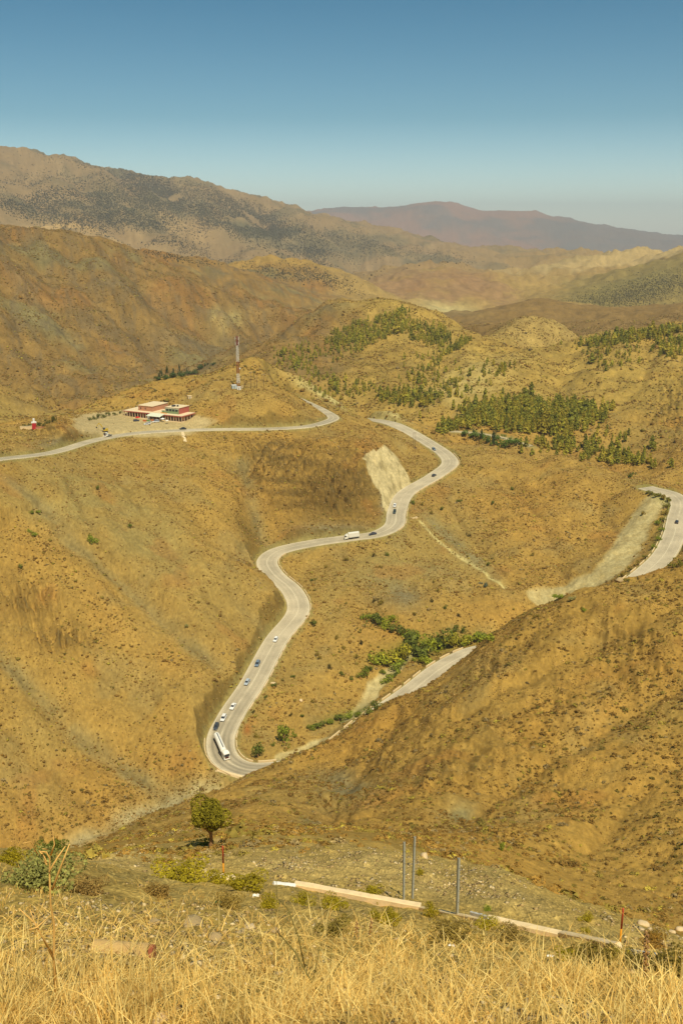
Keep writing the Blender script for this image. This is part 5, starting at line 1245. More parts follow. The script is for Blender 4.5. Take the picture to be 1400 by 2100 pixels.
b = MB(); b.lathe([(.05, 0), (.45, .05), (.6, .25), (.58, .3), (.4, .12), (.03, .1)], 14, 'y', (1.5, -.4, 14.6)); b.tube([(.9, 0, 14.6), (1.5, -.35, 14.6)], .06, 5); b.obj('dish_antenna', M_WHITE, t)
def hut(u, v, w_, d_, h_, label, roofmat, wallmat, rz=.4, name='equipment_cabin'):
    q = lookup(u, v); t = empty(name, (q[0], q[1], q[2]-.2), rz, label=label, category='cabin')
    b = MB(); b.box(-w_/2, w_/2, -d_/2, d_/2, 0, h_, .03); b.obj('wall', wallmat, t)
    b = MB(); b.box(-w_/2-.15, w_/2+.15, -d_/2-.15, d_/2+.15, h_+.005, h_+.22, .05); b.obj('roof', roofmat, t)
    b = MB(); b.box(-.2*w_, .12*w_, -d_/2-.05, -d_/2-.004, .1, h_*.8); b.obj('door', M_STEEL, t); return t
M_PALEB = MP('pale_blue_paint', tuple(lin(190, 204, 200)), .6, vary=.1)
hut(480, 797, 3.4, 2.6, 2.7, 'larger white cabin left of the mast foot', M_WHITE, M_PALEB)
hut(490, 799, 2.6, 2.2, 2.0, 'lower white cabin directly in front of the mast foot', M_WHITE, M_WHITE, .2)
hut(497, 797, 1.0, .8, 2.0, 'narrow cream cabinet right of the mast foot', M_CREAM, M_CREAM, .2, 'equipment_cabinet')
hut(389, 817, 2.8, 2.4, 2.0, 'tiny white hut on the slope behind the red building', M_CREAM, M_CREAM, .5, 'hut')

# ------------------------------------------------------------------ roadside restaurant: long arcades, two upper blocks, awning
M_PINK = MP('salmon_render', tuple(lin(196, 140, 104)), .9, vary=.15, scale=.7); M_RED = MP('red_render', tuple(lin(182, 98, 80)), .9, vary=.15, scale=.7); M_ROOF = MP('pale_roof_screed', tuple(lin(226, 202, 158)), .95, vary=.15, scale=.6)
M_DARKIN = MP('shaded_interior', tuple(lin(86, 64, 54)), .9); M_GREENW = MP('green_panel', tuple(lin(140, 158, 112)), .8, vary=.1); M_TIN = MP('pale_tin', tuple(lin(226, 224, 190)), .5, vary=.15, scale=1.2); M_POST = MP('pale_post', tuple(lin(214, 186, 146)), .85, vary=.1)
q = lookup(257, 852); ang = math.radians(-27)
B_ = empty('restaurant', (q[0], q[1], ZB+.02), ang, label='long pink and red flat roofed restaurant with arcades beside the parking area', category='building')
def bx(name, mat, *a, **k):
    b = MB(); b.box(*a, **k); return b.obj(name, mat, B_)
zb = -1.5
bx('wall', M_RED, 0, 24, 3.2, 16, zb, 4.0); bx('wall', M_PINK, 25.5, 47, 3.6, 15, zb, 3.9); bx('wall', M_DARKIN, 24, 25.5, 3.4, 14, zb, 3.9)
bx('roof', M_ROOF, -1.2, 24.3, -.9, 16.4, 4.005, 4.32, bev=.05); bx('roof', M_ROOF, 24.35, 48.6, -.9, 15.4, 3.92, 4.2, bev=.05)
bx('fascia', M_RED, -1.1, 24.2, -.98, -.905, 3.7, 4.34); bx('fascia', M_RED, 24.3, 48.6, -.98, -.905, 3.55, 4.24); bx('fascia', M_RED, 48.605, 48.68, -.9, 15.4, 3.55, 4.24)
bx('floor_slab', M_CREAM, -1, 48.4, -1.4, 3.2, zb, .12)
for k in range(11):
    p = bx('pillar', M_POST, k*2.3-.2, k*2.3+.2, -.7, -.3, .12, 4.0)
for k in range(8):
    p = bx('pillar', M_POST, 32.6+k*2.25-.18, 32.6+k*2.25+.18, -.7, -.3, .12, 3.9)
for k in range(4): bx('pillar', M_POST, 48.0, 48.35, 2.6+k*3.4, 2.95+k*3.4, .0, 3.9)
for k in range(8): bx('door_opening', M_DARKIN, 1.0+k*2.85, 2.6+k*2.85, 3.12, 3.195, .12, 2.9)
for k in range(6): bx('door_opening', M_DARKIN, 27+k*3.3, 29.0+k*3.3, 3.52, 3.595, .12, 2.9)
for k in range(4): bx('door_opening', M_DARKIN, 47.005, 47.08, 4.2+k*2.7, 6.1+k*2.7, .12, 2.8)
# upper block at the left: pink, pale roof
bx('upper_wall', M_PINK, 8.5, 20.5, 4.2, 22, 4.325, 7.8); bx('upper_roof', M_ROOF, 8.2, 20.8, 3.9, 22.3, 7.805, 8.05, bev=.04)
bx('upper_ground_wall', M_PINK, 8.5, 20.5, 16.05, 22, zb, 4.3)
for x_ in (10.2, 14.2): bx('window', M_DARKIN, x_, x_+.8, 4.14, 4.195, 5.4, 6.6)
# upper block at the right: red side, green and yellow glazed front
bx('upper_wall', M_RED, 31.5, 42.5, 4.4, 16.5, 4.21, 8.3); bx('upper_roof', M_ROOF, 31.2, 42.8, 4.1, 16.8, 8.305, 8.55, bev=.04); bx('upper_ground_wall', M_RED, 31.5, 42.5, 15.05, 16.5, zb, 4.2)
bx('glazed_front', M_GREENW, 31.4, 42.55, 4.28, 4.395, 4.3, 8.0); bx('trim', M_TIN, 31.2, 42.7, 4.22, 4.275, 7.55, 7.95)
for k in range(4): bx('window', M_GLASS, 32.2+k*2.55, 34.1+k*2.55, 4.21, 4.275, 5.9, 7.4)
bx('side_panel', M_GREENW, 28.4, 31.1, 4.28, 4.395, 4.3, 6.0)
bx('terrace_wall', M_YELP, 28.3, 33.5, 3.0, 3.12, 4.21, 4.75)
b = MB(); b.add([(22.5, -5.6, 3.3), (34, -5.6, 3.3), (34, -.1, 4.5), (22.5, -.1, 4.5), (22.5, -5.6, 3.18), (34, -5.6, 3.18), (34, -.1, 4.38), (22.5, -.1, 4.38)], [(0, 1, 2, 3), (7, 6, 5, 4), (0, 4, 5, 1), (1, 5, 6, 2), (2, 6, 7, 3), (3, 7, 4, 0)]); b.obj('awning', M_TIN, B_)
for k in range(5):
    b = MB(); b.tube([(22.8+k*2.75, -5.4, -.6), (22.8+k*2.75, -5.4, 3.18)], .09, 6); b.obj('awning_post', M_POST, B_)
b = MB(); b.box(34.8, 36.6, 7, 9.5, 8.555, 9.5, .05); b.lathe([(.05, 8.5), (.6, 8.6), (.7, 9.6), (.05, 9.7)], 10, 'z', (38.5, 9, 0)); b.obj('rooftop_tank', M_BLACK, B_)
bx('entrance_frame', M_WHITE, 20.6, 22.2, -1.6, -1.1, -.2, 3.4)
def parasol(u, v, rgb, label, d=2.6):
    q = lookup(u, v); t = empty('parasol', (q[0], q[1], q[2]), label=label, category='parasol'); m_ = MP('parasol_cloth', rgb, .9, vary=.08)
    b = MB(); n_ = 8; ring = [(math.cos(k*math.pi/4)*d/2, math.sin(k*math.pi/4)*d/2, 2.1) for k in range(n_)]; low = [(p[0]*.99, p[1]*.99, 1.88) for p in ring]
    b.add([(0, 0, 2.75)]+ring+low, [(0, 1+k, 1+(k+1) % n_) for k in range(n_)]+[(1+k, 9+k, 9+(k+1) % n_, 1+(k+1) % n_) for k in range(n_)]); b.obj('canopy', m_, t)
    b = MB(); b.tube([(0, 0, 0), (0, 0, 2.75)], .035, 6); b.lathe([(.3, 0), (.3, .1), (.05, .14)], 10); b.obj('pole_shaft', M_STEEL, t)
parasol(283, 862, tuple(lin(206, 50, 40)), 'red parasol over the dark parked car in front of the arcade', 3.4)
parasol(334, 865, tuple(lin(244, 238, 224)), 'white tilted parasol right of the awning', 3.0)
parasol(343, 869, tuple(lin(232, 222, 198)), 'smaller cream parasol by the right arcade', 2.4)
for u, v, c_, lab in [(297, 864, (200, 110, 60), 'orange draped market stall at the left end of the awning'), (305, 864, (110, 150, 80), 'green draped market stall left of the cream car'), (313, 863, (206, 116, 60), 'orange draped market stall behind the white cars')]:
    q = lookup(u, v); t = empty('market_stall', (q[0], q[1], q[2]), ang, label=lab, category='stall'); m_ = MP('stall_cloth', tuple(lin(*c_)), .9, vary=.3, scale=3)
    b = MB(); b.box(-1.2, 1.2, -.6, .6, .0, .9, .04); b.obj('table', m_, t); b = MB(); [b.lathe([(.05, .9), (.16, 1.0), (.2, 1.15), (.1, 1.32), (.13, 1.38)], 8, 'z', (-.9+k*.45, 0, 0)) for k in range(5)]; b.obj('pottery', M_POST, t)
# red pillar and pale walls at far left
q = lookup(71, 879); t = empty('red_pillar', (q[0], q[1], q[2]-.2), .3, label='small red pillar with white top among bushes at far left', category='pillar')
b = MB(); b.box(-1.3, 1.3, -1.1, 1.1, 0, 3.6, .05, top=(.25, .2, .2)); b.obj('shaft', MP('pillar_red', tuple(lin(184, 44, 44)), .85, vary=.1), t)
b = MB(); b.box(-1.5, 1.5, -.9, .9, 3.6, 4.3, .1); b.box(-.6, .6, -.5, .5, 4.3, 6.2, .2); b.obj('cap', M_WHITE, t)
q = lookup(56, 880); t = empty('boundary_wall', (q[0], q[1], q[2]-.3), .35, label='pale cream wall left of the small red pillar', category='wall'); b = MB(); b.box(-3.8, 3.8, -.25, .25, 0, 2.0, .03); b.obj('wall_body', M_CREAM, t); b = MB(); b.box(-3.95, 3.95, -.35, .35, 2.005, 2.15, .03); b.obj('coping', M_ROOF, t)
q = lookup(83, 878); t = empty('boundary_wall', (q[0], q[1], q[2]-.3), .1, label='low reddish wall right of the small red pillar', category='wall'); b = MB(); b.box(-2.6, 2.6, -.2, .2, 0, .9, .03); b.obj('wall_body', M_PINK, t); b = MB(); b.box(-2.7, 2.7, -.27, .27, .905, 1.0, .02); b.obj('coping', M_RED, t)
# yellow excavator on the mound behind the flatbed truck
q = lookup(216, 886); t = empty('excavator', (q[0], q[1], q[2]), 1.9, label='yellow excavator with raised boom behind the flatbed truck', category='excavator'); M_EXC = MP('machine_yellow', tuple(lin(198, 164, 40)), .6, vary=.15)
for sx in (-1, 1):
    b = MB(); b.box(sx*1.0-.28, sx*1.0+.28, -1.7, 1.7, 0, .8, .2); b.obj('track', M_DIRT, t)
b = MB(); b.box(-1.2, 1.2, -1.8, 1.0, .85, 1.7, .1); b.box(-1.2, 1.2, -1.9, -.6, 1.7, 2.2, .1); b.obj('body', M_EXC, t); b = MB(); b.box(-1.15, -.2, .0, 1.3, 1.72, 3.0, .08); b.obj('cab', M_GLASS, t)
b = MB(); b.tube([(.3, .8, 1.7), (.3, 2.2, 4.6), (.3, 3.6, 5.8)], [.3, .34, .24], 6); b.obj('boom', M_EXC, t); b = MB(); b.tube([(.3, 3.3, 6.0), (.3, 4.9, 3.6)], [.24, .18], 6); b.obj('arm', M_EXC, t); b = MB(); b.box(-.2, .8, 4.5, 5.4, 2.7, 3.6, .1, top=(.05, .2, .0)); b.obj('bucket', M_DIRT, t)
# ------------------------------------------------------------------ the bank in front of the viewer
def span_box(p0, p1, w_, h_, name, mat, sink=.12, lift=0., **props):
    """a straight block lying on the ground between two photo points"""
    a = Vector(lookup(*p0)[:3]); b_ = Vector(lookup(*p1)[:3]); d = b_-a; L = d.length; yaw = math.atan2(d.y, d.x); pit = -math.asin(d.z/L)
    m_ = MB(); k = 7; gg = np.random.default_rng(int(p0[0]))
    rings = []
    for i in range(k+1):
        x_ = L*i/k; e = gg.normal(0, .006); f_ = gg.normal(0, .008)
        rings.append([(x_, -w_/2, -sink-.3), (x_, w_/2, -sink-.3), (x_, w_/2+e, h_-.03), (x_, w_/2-.04, h_+f_), (x_, -w_/2+.04, h_+f_), (x_, -w_/2+e, h_-.03)])
    m_.loft(rings); o = m_.obj(name, mat, **props); o.location = a + Vector((0, 0, lift)); o.rotation_euler = Matrix.Rotation(yaw, 4, 'Z').__matmul__(Matrix.Rotation(pit, 4, 'Y')).to_euler(); return o
M_PARA = MP('pale_concrete', tuple(lin(228, 200, 150)), .9, vary=.3, scale=3.5, bump=.35)  # pale cream concrete of the foreground parapet blocks
span_box((604, 1818), (862, 1864), .28, .22, 'parapet_block', M_PARA, label='longest cream parapet block beyond the bank, left of the grey posts', category='parapet')
span_box((1000, 1888), (1150, 1921), .28, .2, 'parapet_block', M_PARA, label='cream parapet block starting right behind the white beam', category='parapet')
span_box((1153, 1921), (1268, 1946), .28, .2, 'parapet_block', M_PARA, label='cream parapet block ending at the right red marker post', category='parapet')
span_box((425, 1800), (482, 1806), .36, .18, 'parapet_block', M_PARA, label='short cream parapet block under the left red marker post', category='parapet')
span_box((864, 1866), (1000, 1893), .16, .14, 'concrete_kerb', M_CREAM, label='thin pale kerb between the two long parapet blocks', category='kerb')
span_box((560, 1814), (604, 1819), .2, .12, 'concrete_kerb', M_WHITE, label='thin white kerb end left of the longest parapet block', category='kerb')
span_box((1284, 1952), (1400, 1976), .2, .12, 'concrete_kerb', M_WHITE, label='thin white kerb right of the right red marker post', category='kerb')
span_box((965, 1884), (1001, 1894), .10, .09, 'guard_beam', M_WHITE, lift=.22, label='white guard beam end lying above the kerb by the middle grey post', category='beam')
def post(u, v, hpx, label):
    q = lookup(u, v); s = math.sqrt(q[0]**2+q[1]**2+q[2]**2)/F; h = hpx*s/math.cos(math.atan(-q[2]/q[3]))
    t = empty('steel_post', (q[0], q[1], q[2]-.15), .35+float(g.uniform(-.2, .2)), label=label, category='post'); t.rotation_euler.y = float(g.uniform(-.01, .015))
    b = MB(); b.box(-.04, .04, -.01, .01, 0, h+.15, .003); b.box(-.04, -.024, .01, .085, 0, h+.15); b.box(.024, .04, .01, .085, 0, h+.15); b.obj('channel', M_STEEL, t)
    b = MB(); [b.lathe([(.012, -.02), (.012, .0)], 6, 'y', (0, -.005, h*f_)) for f_ in (.3, .5, .7, .9)]; b.obj('bolt_holes', M_BLACK, t)
post(828, 1845, 100, 'grey steel post, left one of the close pair'); post(846, 1843, 107, 'grey steel post, taller right one of the close pair'); post(938, 1877, 98, 'lone grey steel post behind the white guard beam')
def marker(u, v, hpx, label):
    q = lookup(u, v); s = math.sqrt(q[0]**2+q[1]**2+q[2]**2)/F; h = hpx*s/math.cos(math.atan(-q[2]/q[3]))
    t = empty('marker_post', (q[0], q[1], q[2]), .2, label=label, category='marker post')
    b = MB(); b.tube([(0, 0, -.3), (0, 0, h*.45)], .036, 8); b.obj('yellow_band', M_YELP, t, True); b = MB(); b.tube([(0, 0, h*.451), (.0, 0, h*.98), (0, 0, h)], [.036, .036, .028], 8); b.obj('red_band', M_REDP, t, True)
marker(459, 1798, 55, 'red and yellow marker post at left, by the short parapet block'); marker(1270, 1938, 62, 'red and yellow marker post at right, at the end of the long parapet')

# cushions and bushes on the bank
SH_Y = lin(178, 158, 36)
for u, v, w_, h_, c_, lab in [
  (80, 1816, 116, 62, lin(158, 154, 80), 'big grey green bush at left behind the dead stalk'),
  (22, 1772, 50, 34, SH_Y*.85, 'yellowish shrub above the big grey green bush at the left edge'),
  (375, 1806, 100, 34, SH_Y, 'wide yellow green cushion shrub behind the bank left of the marker'),
  (447, 1812, 44, 26, SH_Y, 'small yellow cushion shrub just below the left red marker post'),
  (505, 1828, 70, 40, SH_Y*.9, 'spreading yellow green shrub right of the left marker post'),
  (549, 1862, 36, 30, SH_Y, 'compact bright yellow shrub left below the longest parapet block'),
  (622, 1856, 40, 20, SH_Y*.9, 'low faded yellow shrub below the start of the longest parapet'),
  (682, 1866, 48, 32, SH_Y, 'yellow green shrub under the middle of the longest parapet'),
  (762, 1852, 46, 32, SH_Y, 'round yellow green shrub overlapping the longest parapet block'),
  (797, 1898, 38, 32, SH_Y, 'roundest bright yellow shrub below the close pair of posts'),
  (770, 1885, 24, 18, SH_Y*.9, 'small yellow shrub left of the roundest bright yellow shrub'),
  (884, 1880, 26, 30, SH_Y, 'small upright yellow shrub at the end of the longest parapet'),
  (1000, 1906, 44, 20, SH_Y*1.1, 'flat bright yellow shrub beneath the white guard beam'),
  (1160, 1972, 40, 24, SH_Y*.9, 'yellow green shrub below the right part of the long parapet'),
  (1268, 1968, 40, 24, SH_Y, 'bright yellow shrub below the right red marker post'),
  (1186, 1964, 30, 18, SC_OLIVE*1.2, 'brown dry bush a little below the last parapet block'),
  (1226, 1982, 74, 46, SC_OLIVE*1.25, 'biggest round brown dry bush near the right marker post'),
  (1378, 1998, 84, 50, SC_OLIVE*1.2, 'brown dry bush at the lower right edge of the bank'),
  (1300, 1985, 48, 28, SC_OLIVE*1.15, 'low brown dry bush left of the tall mullein stalk'),
  (1340, 1942, 44, 18, lin(166, 124, 48), 'rust brown cushion beyond the kerb at right'),
  (1342, 1920, 34, 14, lin(160, 128, 52), 'small tan cushion above the rust brown one at right'),
  (185, 1835, 60, 34, lin(164, 132, 70), 'straw coloured dry bush right of the big grey green bush'),
  (690, 1918, 66, 36, lin(150, 130, 56), 'dry olive tuft of bush below the yellow shrub mid bank'),
  (930, 1930, 90, 30, lin(160, 134, 60), 'wide dry tuft below the small upright yellow shrub'),
  (470, 1862, 50, 26, lin(164, 136, 62), 'dry straw bush below the left marker post'),
  (325, 1838, 50, 26, lin(160, 128, 64), 'thin dry bush below the wide yellow cushion'),
  (1045, 1935, 60, 30, lin(156, 130, 62), 'greyish dry bush below the block behind the white beam'),
  (420, 1732, 44, 12, SH_Y*.8, 'low yellowish shrub at the foot of the lone juniper'),
  (1203, 1888, 24, 14, SH_Y, 'small yellow shrub on the gravel beyond the last parapet block'),
  (1200, 1912, 16, 9, SH_Y, 'tiny yellow tuft just beyond the last parapet block'),
  (1000, 1868, 18, 9, SH_G, 'tiny green plant on the gravel right of the lone grey post'),
  (860, 1795, 14, 14, SH_Y, 'small yellow bush right of the tops of the close pair of posts')]:
    shrub(u, v, w_, h_, np.asarray(c_), lab, sink=.12, stems=False)

# ------------------------------------------------------------------ stones
M_STONE = MP('field_stone', tuple(lin(176, 150, 104)), .95, vary=.3, scale=8, bump=.6); M_PSTONE = MP('pale_stone', tuple(lin(222, 192, 142)), .95, vary=.25, scale=6, bump=.6)
sV, sF = ico(1)
def stone_mesh(seed, mat):
    gg = np.random.default_rng(seed); V = sV*1.0; d = gg.normal(0, 1, (5, 3)); d /= np.linalg.norm(d, axis=1)[:, None]
    for k in range(5): V = V - np.maximum(0, (V @ d[k]) - gg.uniform(.45, .75))[:, None]*d[k]*.9
    V *= gg.uniform(.85, 1.15, (len(V), 1)); return fast_mesh('stone', V, sF, mat)
STN = [stone_mesh(k, M_PSTONE) for k in range(4)] + [stone_mesh(10+k, M_STONE) for k in range(3)]
for u, v, w_, k, lab in [(512, 1905, 26, 0, 'pale upright rock mid bank left of the longest parapet'), (495, 1912, 16, 5, 'grey rock beside the pale upright rock mid bank'), (400, 1898, 50, 6, 'flat brown slab lying on the bank below the left marker'), (318, 1895, 30, 4, 'brown rock left of the flat slab on the bank'), (440, 1925, 34, 4, 'grey stone half sunk below the flat slab'), (1318, 1898, 24, 1, 'largest pale boulder beyond the bank at right'), (1316, 1908, 14, 0, 'pale stone under the largest boulder at right'), (1334, 1910, 16, 2, 'pale stone right below the largest boulder'), (1376, 1912, 16, 1, 'pale boulder at left of the far right stone group'), (1392, 1908, 18, 3, 'pale boulder at right of the far right stone group'), (1352, 1916, 12, 2, 'small pale stone between the two boulder groups'), (135, 1845, 12, 0, 'bright white stone right of the dead stalk'), (418, 1787, 18, 1, 'pale rock on the gravel left of the red marker'), (330, 2092, 34, 0, 'white stone among straw at the bottom edge'), (150, 2082, 18, 1, 'small pale stone in the straw at bottom left'), (565, 1912, 22, 4, 'dark brown rock below the bright yellow shrub'), (870, 1758, 20, 2, 'pale rock at the rim behind the tall post'), (618, 1437, 10, 1, 'pale boulder beside the parapet gap of the straight'), (560, 1402, 12, 0, 'pale leaning rock right of the straight'), (1268, 1192, 22, 6, 'jagged brown rock outcrop on the spur left of the right road')]:
    q = lookup(u, v); s = math.sqrt(q[0]**2+q[1]**2+q[2]**2)/F*w_/2
    o = link('boulder', STN[k], label=lab, category='rock'); o.location = (q[0], q[1], q[2]+s*.12); o.scale = (s*1.1, s*.9, s*(.32 if 'flat' in lab and 'slab lying' in lab else .7)); o.rotation_euler = (float(g.uniform(-.3, .3)), float(g.uniform(-.3, .3)), float(g.uniform(0, 6)))
# rubble: loose stones on the spoil beyond the parapet and over the bank
pos = []; sz = []
def stones(n_, u0, u1, v0, v1, s0, s1, dens=None):
    for _ in range(n_):
        u, v = g.uniform(u0, u1), g.uniform(v0, v1); q = lookup(u, v)
        if not q or q[3] > 120: continue
        if dens is not None and g.uniform() > dens(u, v, q): continue
        pos.append(q[:3]); sz.append(float(np.exp(g.uniform(math.log(s0), math.log(s1)))))
sp_ = lambda u, v, q: float(np.clip(.25 + 1.2*fbm(np.float64(q[0]/4), np.float64(q[1]/4), 2), .05, 1))
stones(11000, 200, 1260, 1735, 1900, .025, .13, lambda u, v, q: (q[3] > 37)*sp_(u, v, q))
stones(700, 1280, 1400, 1895, 1975, .03, .16, sp_)
stones(4200, 0, 1400, 1800, 2100, .012, .07, lambda u, v, q: (q[3] < 34)*sp_(u, v, q))
stones(700, 60, 560, 1850, 1990, .02, .08, lambda u, v, q: (q[3] < 34)*1.)
gg = np.random.default_rng(5); tv = oV*gg.uniform(.6, 1.3, (6, 1)); tv[:, :2] += gg.uniform(-.25, .25, (6, 2)); pos = np.array(pos); sz = np.array(sz); n_ = len(sz)
V, Fa, tt = stamp(tv, oF, pos + np.array([0, 0, .15])*sz[:, None], np.stack([sz*g.uniform(.8, 1.4, n_), sz*g.uniform(.7, 1.2, n_), sz*g.uniform(.45, .8, n_)], 1), g.uniform(0, 6.28, n_), np.where(g.uniform(0, 1, (n_, 1)) < .4, lin(196, 172, 124), lin(166, 138, 88))*g.uniform(.65, 1.25, (n_, 1)))
link('rubble', fast_mesh('rubble', V, Fa, M_SCRUB, tt), kind='stuff', label='loose stones strewn over the bank and the spoil beyond the parapet')

# ------------------------------------------------------------------ dry straw
def straw(n_, u0, u1, v0, v1, h0, h1, dens, tone, wid=.0045, lean=.35):
    P_ = []; H_ = []
    while len(P_) < n_:
        u, v = g.uniform(u0, u1), g.uniform(v0, v1)
        q = lookup(u, v)
        if not q or q[3] > 36: n_ -= 1; continue
        if g.uniform() > dens(u, v, q): n_ -= .35; continue
        P_.append(q[:3]); H_.append(g.uniform(h0, h1)*(.6+.6*g.beta(2, 2)))
    P_ = np.array(P_); H_ = np.array(H_); m_ = len(H_)
    a = g.uniform(0, 6.28, m_); le = g.gamma(2., lean/2, m_); bend = np.stack([np.cos(a)*le, np.sin(a)*le], 1)
    aw = g.uniform(0, 6.28, m_); wv = np.stack([np.cos(aw), np.sin(aw)*.35, np.zeros(m_)], 1); wv /= np.linalg.norm(wv, axis=1)[:, None]
    w_ = wid*g.uniform(.6, 1.4, m_)*np.clip(np.linalg.norm(P_, axis=1)/9, .8, 2.4)
    lev = []
    for f_, ww in ((0, 1), (.4, .85), (.75, .6), (1, .15)):
        c_ = P_ + np.stack([bend[:, 0]*H_*f_**1.7, bend[:, 1]*H_*f_**1.7, H_*f_*(1-.25*le*f_)], 1)
        lev += [c_ - wv*(w_*ww)[:, None], c_ + wv*(w_*ww)[:, None]]
    V = np.stack(lev, 1).reshape(-1, 3)
    base = np.array([[0, 1, 3, 2], [2, 3, 5, 4], [4, 5, 7, 6]]); Fa = (base[None] + (np.arange(m_)*8)[:, None, None]).reshape(-1, 4)
    t_ = np.asarray(tone)[g.integers(0, len(tone), m_)]*g.uniform(.75, 1.2, (m_, 1)); return V, Fa, np.repeat(t_[:, None], 8, 1).reshape(-1, 3)
ST1, ST2, ST3, ST4 = lin(252, 222, 138), lin(244, 204, 114), lin(222, 180, 96), lin(196, 168, 84)
def patch(u, v, q):
    p = .32 + 1.5*float(fbm(np.float64(q[0]/1.1+3), np.float64(q[1]/2.2), 3))
    bare = math.exp(-(((u-330)/250)**2 + ((v-1925)/52)**2)*1.1) + .8*math.exp(-(((u-640)/120)**2 + ((v-1960)/36)**2)) + .6*math.exp(-(((u-980)/90)**2 + ((v-2040)/40)**2))
    if u > 900 and v < 1960: bare += .75*min(1, (u-900)/200)*min(1, (1960-v)/30)
    return min(1, max(0, p*(1.25 - 1.25*bare)))
parts = [straw(4400, -20, 1420, 1985, 2140, .10, .32, patch, [ST1, ST2, ST1, ST3], .0042, .75),
         straw(2100, 560, 1420, 1905, 2010, .06, .19, patch, [ST1, ST2, ST3], .0042, .65),
         straw(1300, -20, 560, 1830, 1990, .06, .2, patch, [ST1, ST2, ST3], .0036, .45),
         straw(1200, 560, 1420, 1860, 1985, .05, .15, lambda u, v, q: patch(u, v, q)*.9, [ST2, ST3, ST4], .0034, .4),
         straw(1400, -20, 700, 1770, 1880, .06, .2, lambda u, v, q: patch(u, v, q)*.8, [ST2, ST3, ST4], .0034, .45)]
# tall loose stems near the viewer, in tussocks
def tuss(u, v, q): return 1. if float(perlin(np.float64(q[0]*1.9), np.float64(q[1]*1.2))) > .12 else .06
parts.append(straw(900, -20, 900, 1990, 2140, .3, .62, tuss, [ST1, ST1, ST2], .0050, .28))
parts.append(straw(500, 900, 1420, 1990, 2140, .25, .5, tuss, [ST1, ST1, ST2], .0048, .3))
# straw lying flat
parts.append(straw(8000, -20, 1420, 1880, 2140, .12, .34, lambda u, v, q: .8, [ST1, ST2, ST3], .0034, 1.7))
V, Fa, tt = cat(parts)
M_STRAW = foliage_mat('dry_straw', (1, 1, 1), .35)
link('dry_grass', fast_mesh('dry_grass', V, Fa, M_STRAW, tt), kind='stuff', label='tall dry straw grass covering the bank')
print('straw', len(Fa), round(time.time()-T0, 1))

# ------------------------------------------------------------------ single stalks
def stalk(name, label, r0, lines, mat, cat='plant', parts_=None):
    base = at(lines[0][1][0][0], lines[0][1][0][1], r0); t = empty(name, base, label=label, category=cat)
    for pn, ps, ra in lines:
        b = MB(); P_ = [at(u, v, r0)-base + Vector((0, .04*math.sin(i*2.1+ps[0][0]), 0)) for i, (u, v) in enumerate(ps)]
        n_ = len(P_); b.tube(P_, [ra*(1-.55*i/max(1, n_-1)) for i in range(n_)], 6); b.obj(pn, mat, t, True)
    return t
M_STALK = MP('dry_stalk', tuple(lin(226, 178, 96)), .8, vary=.25, scale=14); M_TWIG = MP('dark_twig', tuple(lin(122, 112, 56)), .85, vary=.2, scale=10); M_POD = MP('dry_pods', tuple(lin(150, 112, 70)), .9, vary=.4, scale=20)
qb = lookup(116, 2040); r0 = qb[3]
stalk('dead_stalk', 'tall branching dead umbel stalk at left, the tallest plant of the bank', r0, [
 ('stem', [(117, 2042), (112, 1960), (109, 1900), (106, 1850), (103, 1800), (100, 1765), (97, 1743)], .014),
 ('branch', [(105, 1779), (118, 1760), (133, 1739)], .010), ('branch', [(107, 1826), (120, 1790), (131, 1763), (143, 1731)], .012), ('branch', [(99, 1768), (89, 1758), (79, 1747)], .011), ('branch', [(103, 1757), (115, 1726), (106, 1701)], .009), ('branch', [(115, 1726), (121, 1707)], .006),
 ('branch', [(98, 1745), (82, 1743)], .008), ('branch', [(97, 1744), (90, 1735)], .007), ('branch', [(99, 1762), (86, 1752)], .006), ('branch', [(112, 1960), (72, 1900), (39, 1863)], .010), ('branch', [(111, 1950), (75, 1902), (60, 1870)], .007), ('branch', [(60, 1905), (78, 1898), (101, 1883)], .009), ('branch', [(76, 1755), (63, 1728), (50, 1724)], .006)], M_STALK)
r0 = lookup(655, 2050)[3]
stalk('dark_twig', 'thin dark branching twig rising through the straw mid bank', r0, [
 ('stem', [(662, 2050), (640, 2010), (604, 1952), (568, 1915), (590, 1882), (592, 1870)], .008), ('branch', [(625, 1985), (612, 1915), (590, 1868), (568, 1842), (567, 1800)], .006), ('branch', [(672, 2045), (684, 2000), (706, 1960), (728, 1925)], .006), ('branch', [(640, 2010), (652, 1970), (658, 1930)], .004), ('branch', [(676, 2040), (676, 1990), (682, 1930)], .004)], M_TWIG)
def mullein(u0, v0, u1, v1, label, n_=34):
    r_ = lookup(u0, v0)[3]; base = at(u0, v0, r_); t = empty('mullein_stalk', base, label=label, category='plant'); top = at(u1, v1, r_)-base
    b = MB(); b.tube([(0, 0, -.05), tuple(top*.5), tuple(top)], [.012, .01, .005], 6); b.obj('stem', M_STALK, t, True)
    b = MB(); L = top.length
    for k in range(n_):
        f_ = .12 + .88*k/n_; p = top*f_; a = k*2.4; rr_ = .028*(1.15-.6*f_); c_ = p + Vector((math.cos(a)*rr_, math.sin(a)*rr_, 0)); s_ = .017
        b.lathe([(s_*.2, -s_), (s_, -s_*.2), (s_*.8, s_*.5), (s_*.2, s_)], 6, 'z', tuple(c_))
    b.obj('seed_heads', M_POD, t)
mullein(1322, 2014, 1325, 1908, 'tall seed covered mullein stalk at the right of the bank'); mullein(731, 1925, 731, 1888, 'shorter left mullein stalk of the pair mid bank', 16); mullein(757, 1924, 762, 1882, 'right mullein stalk of the pair mid bank', 18)
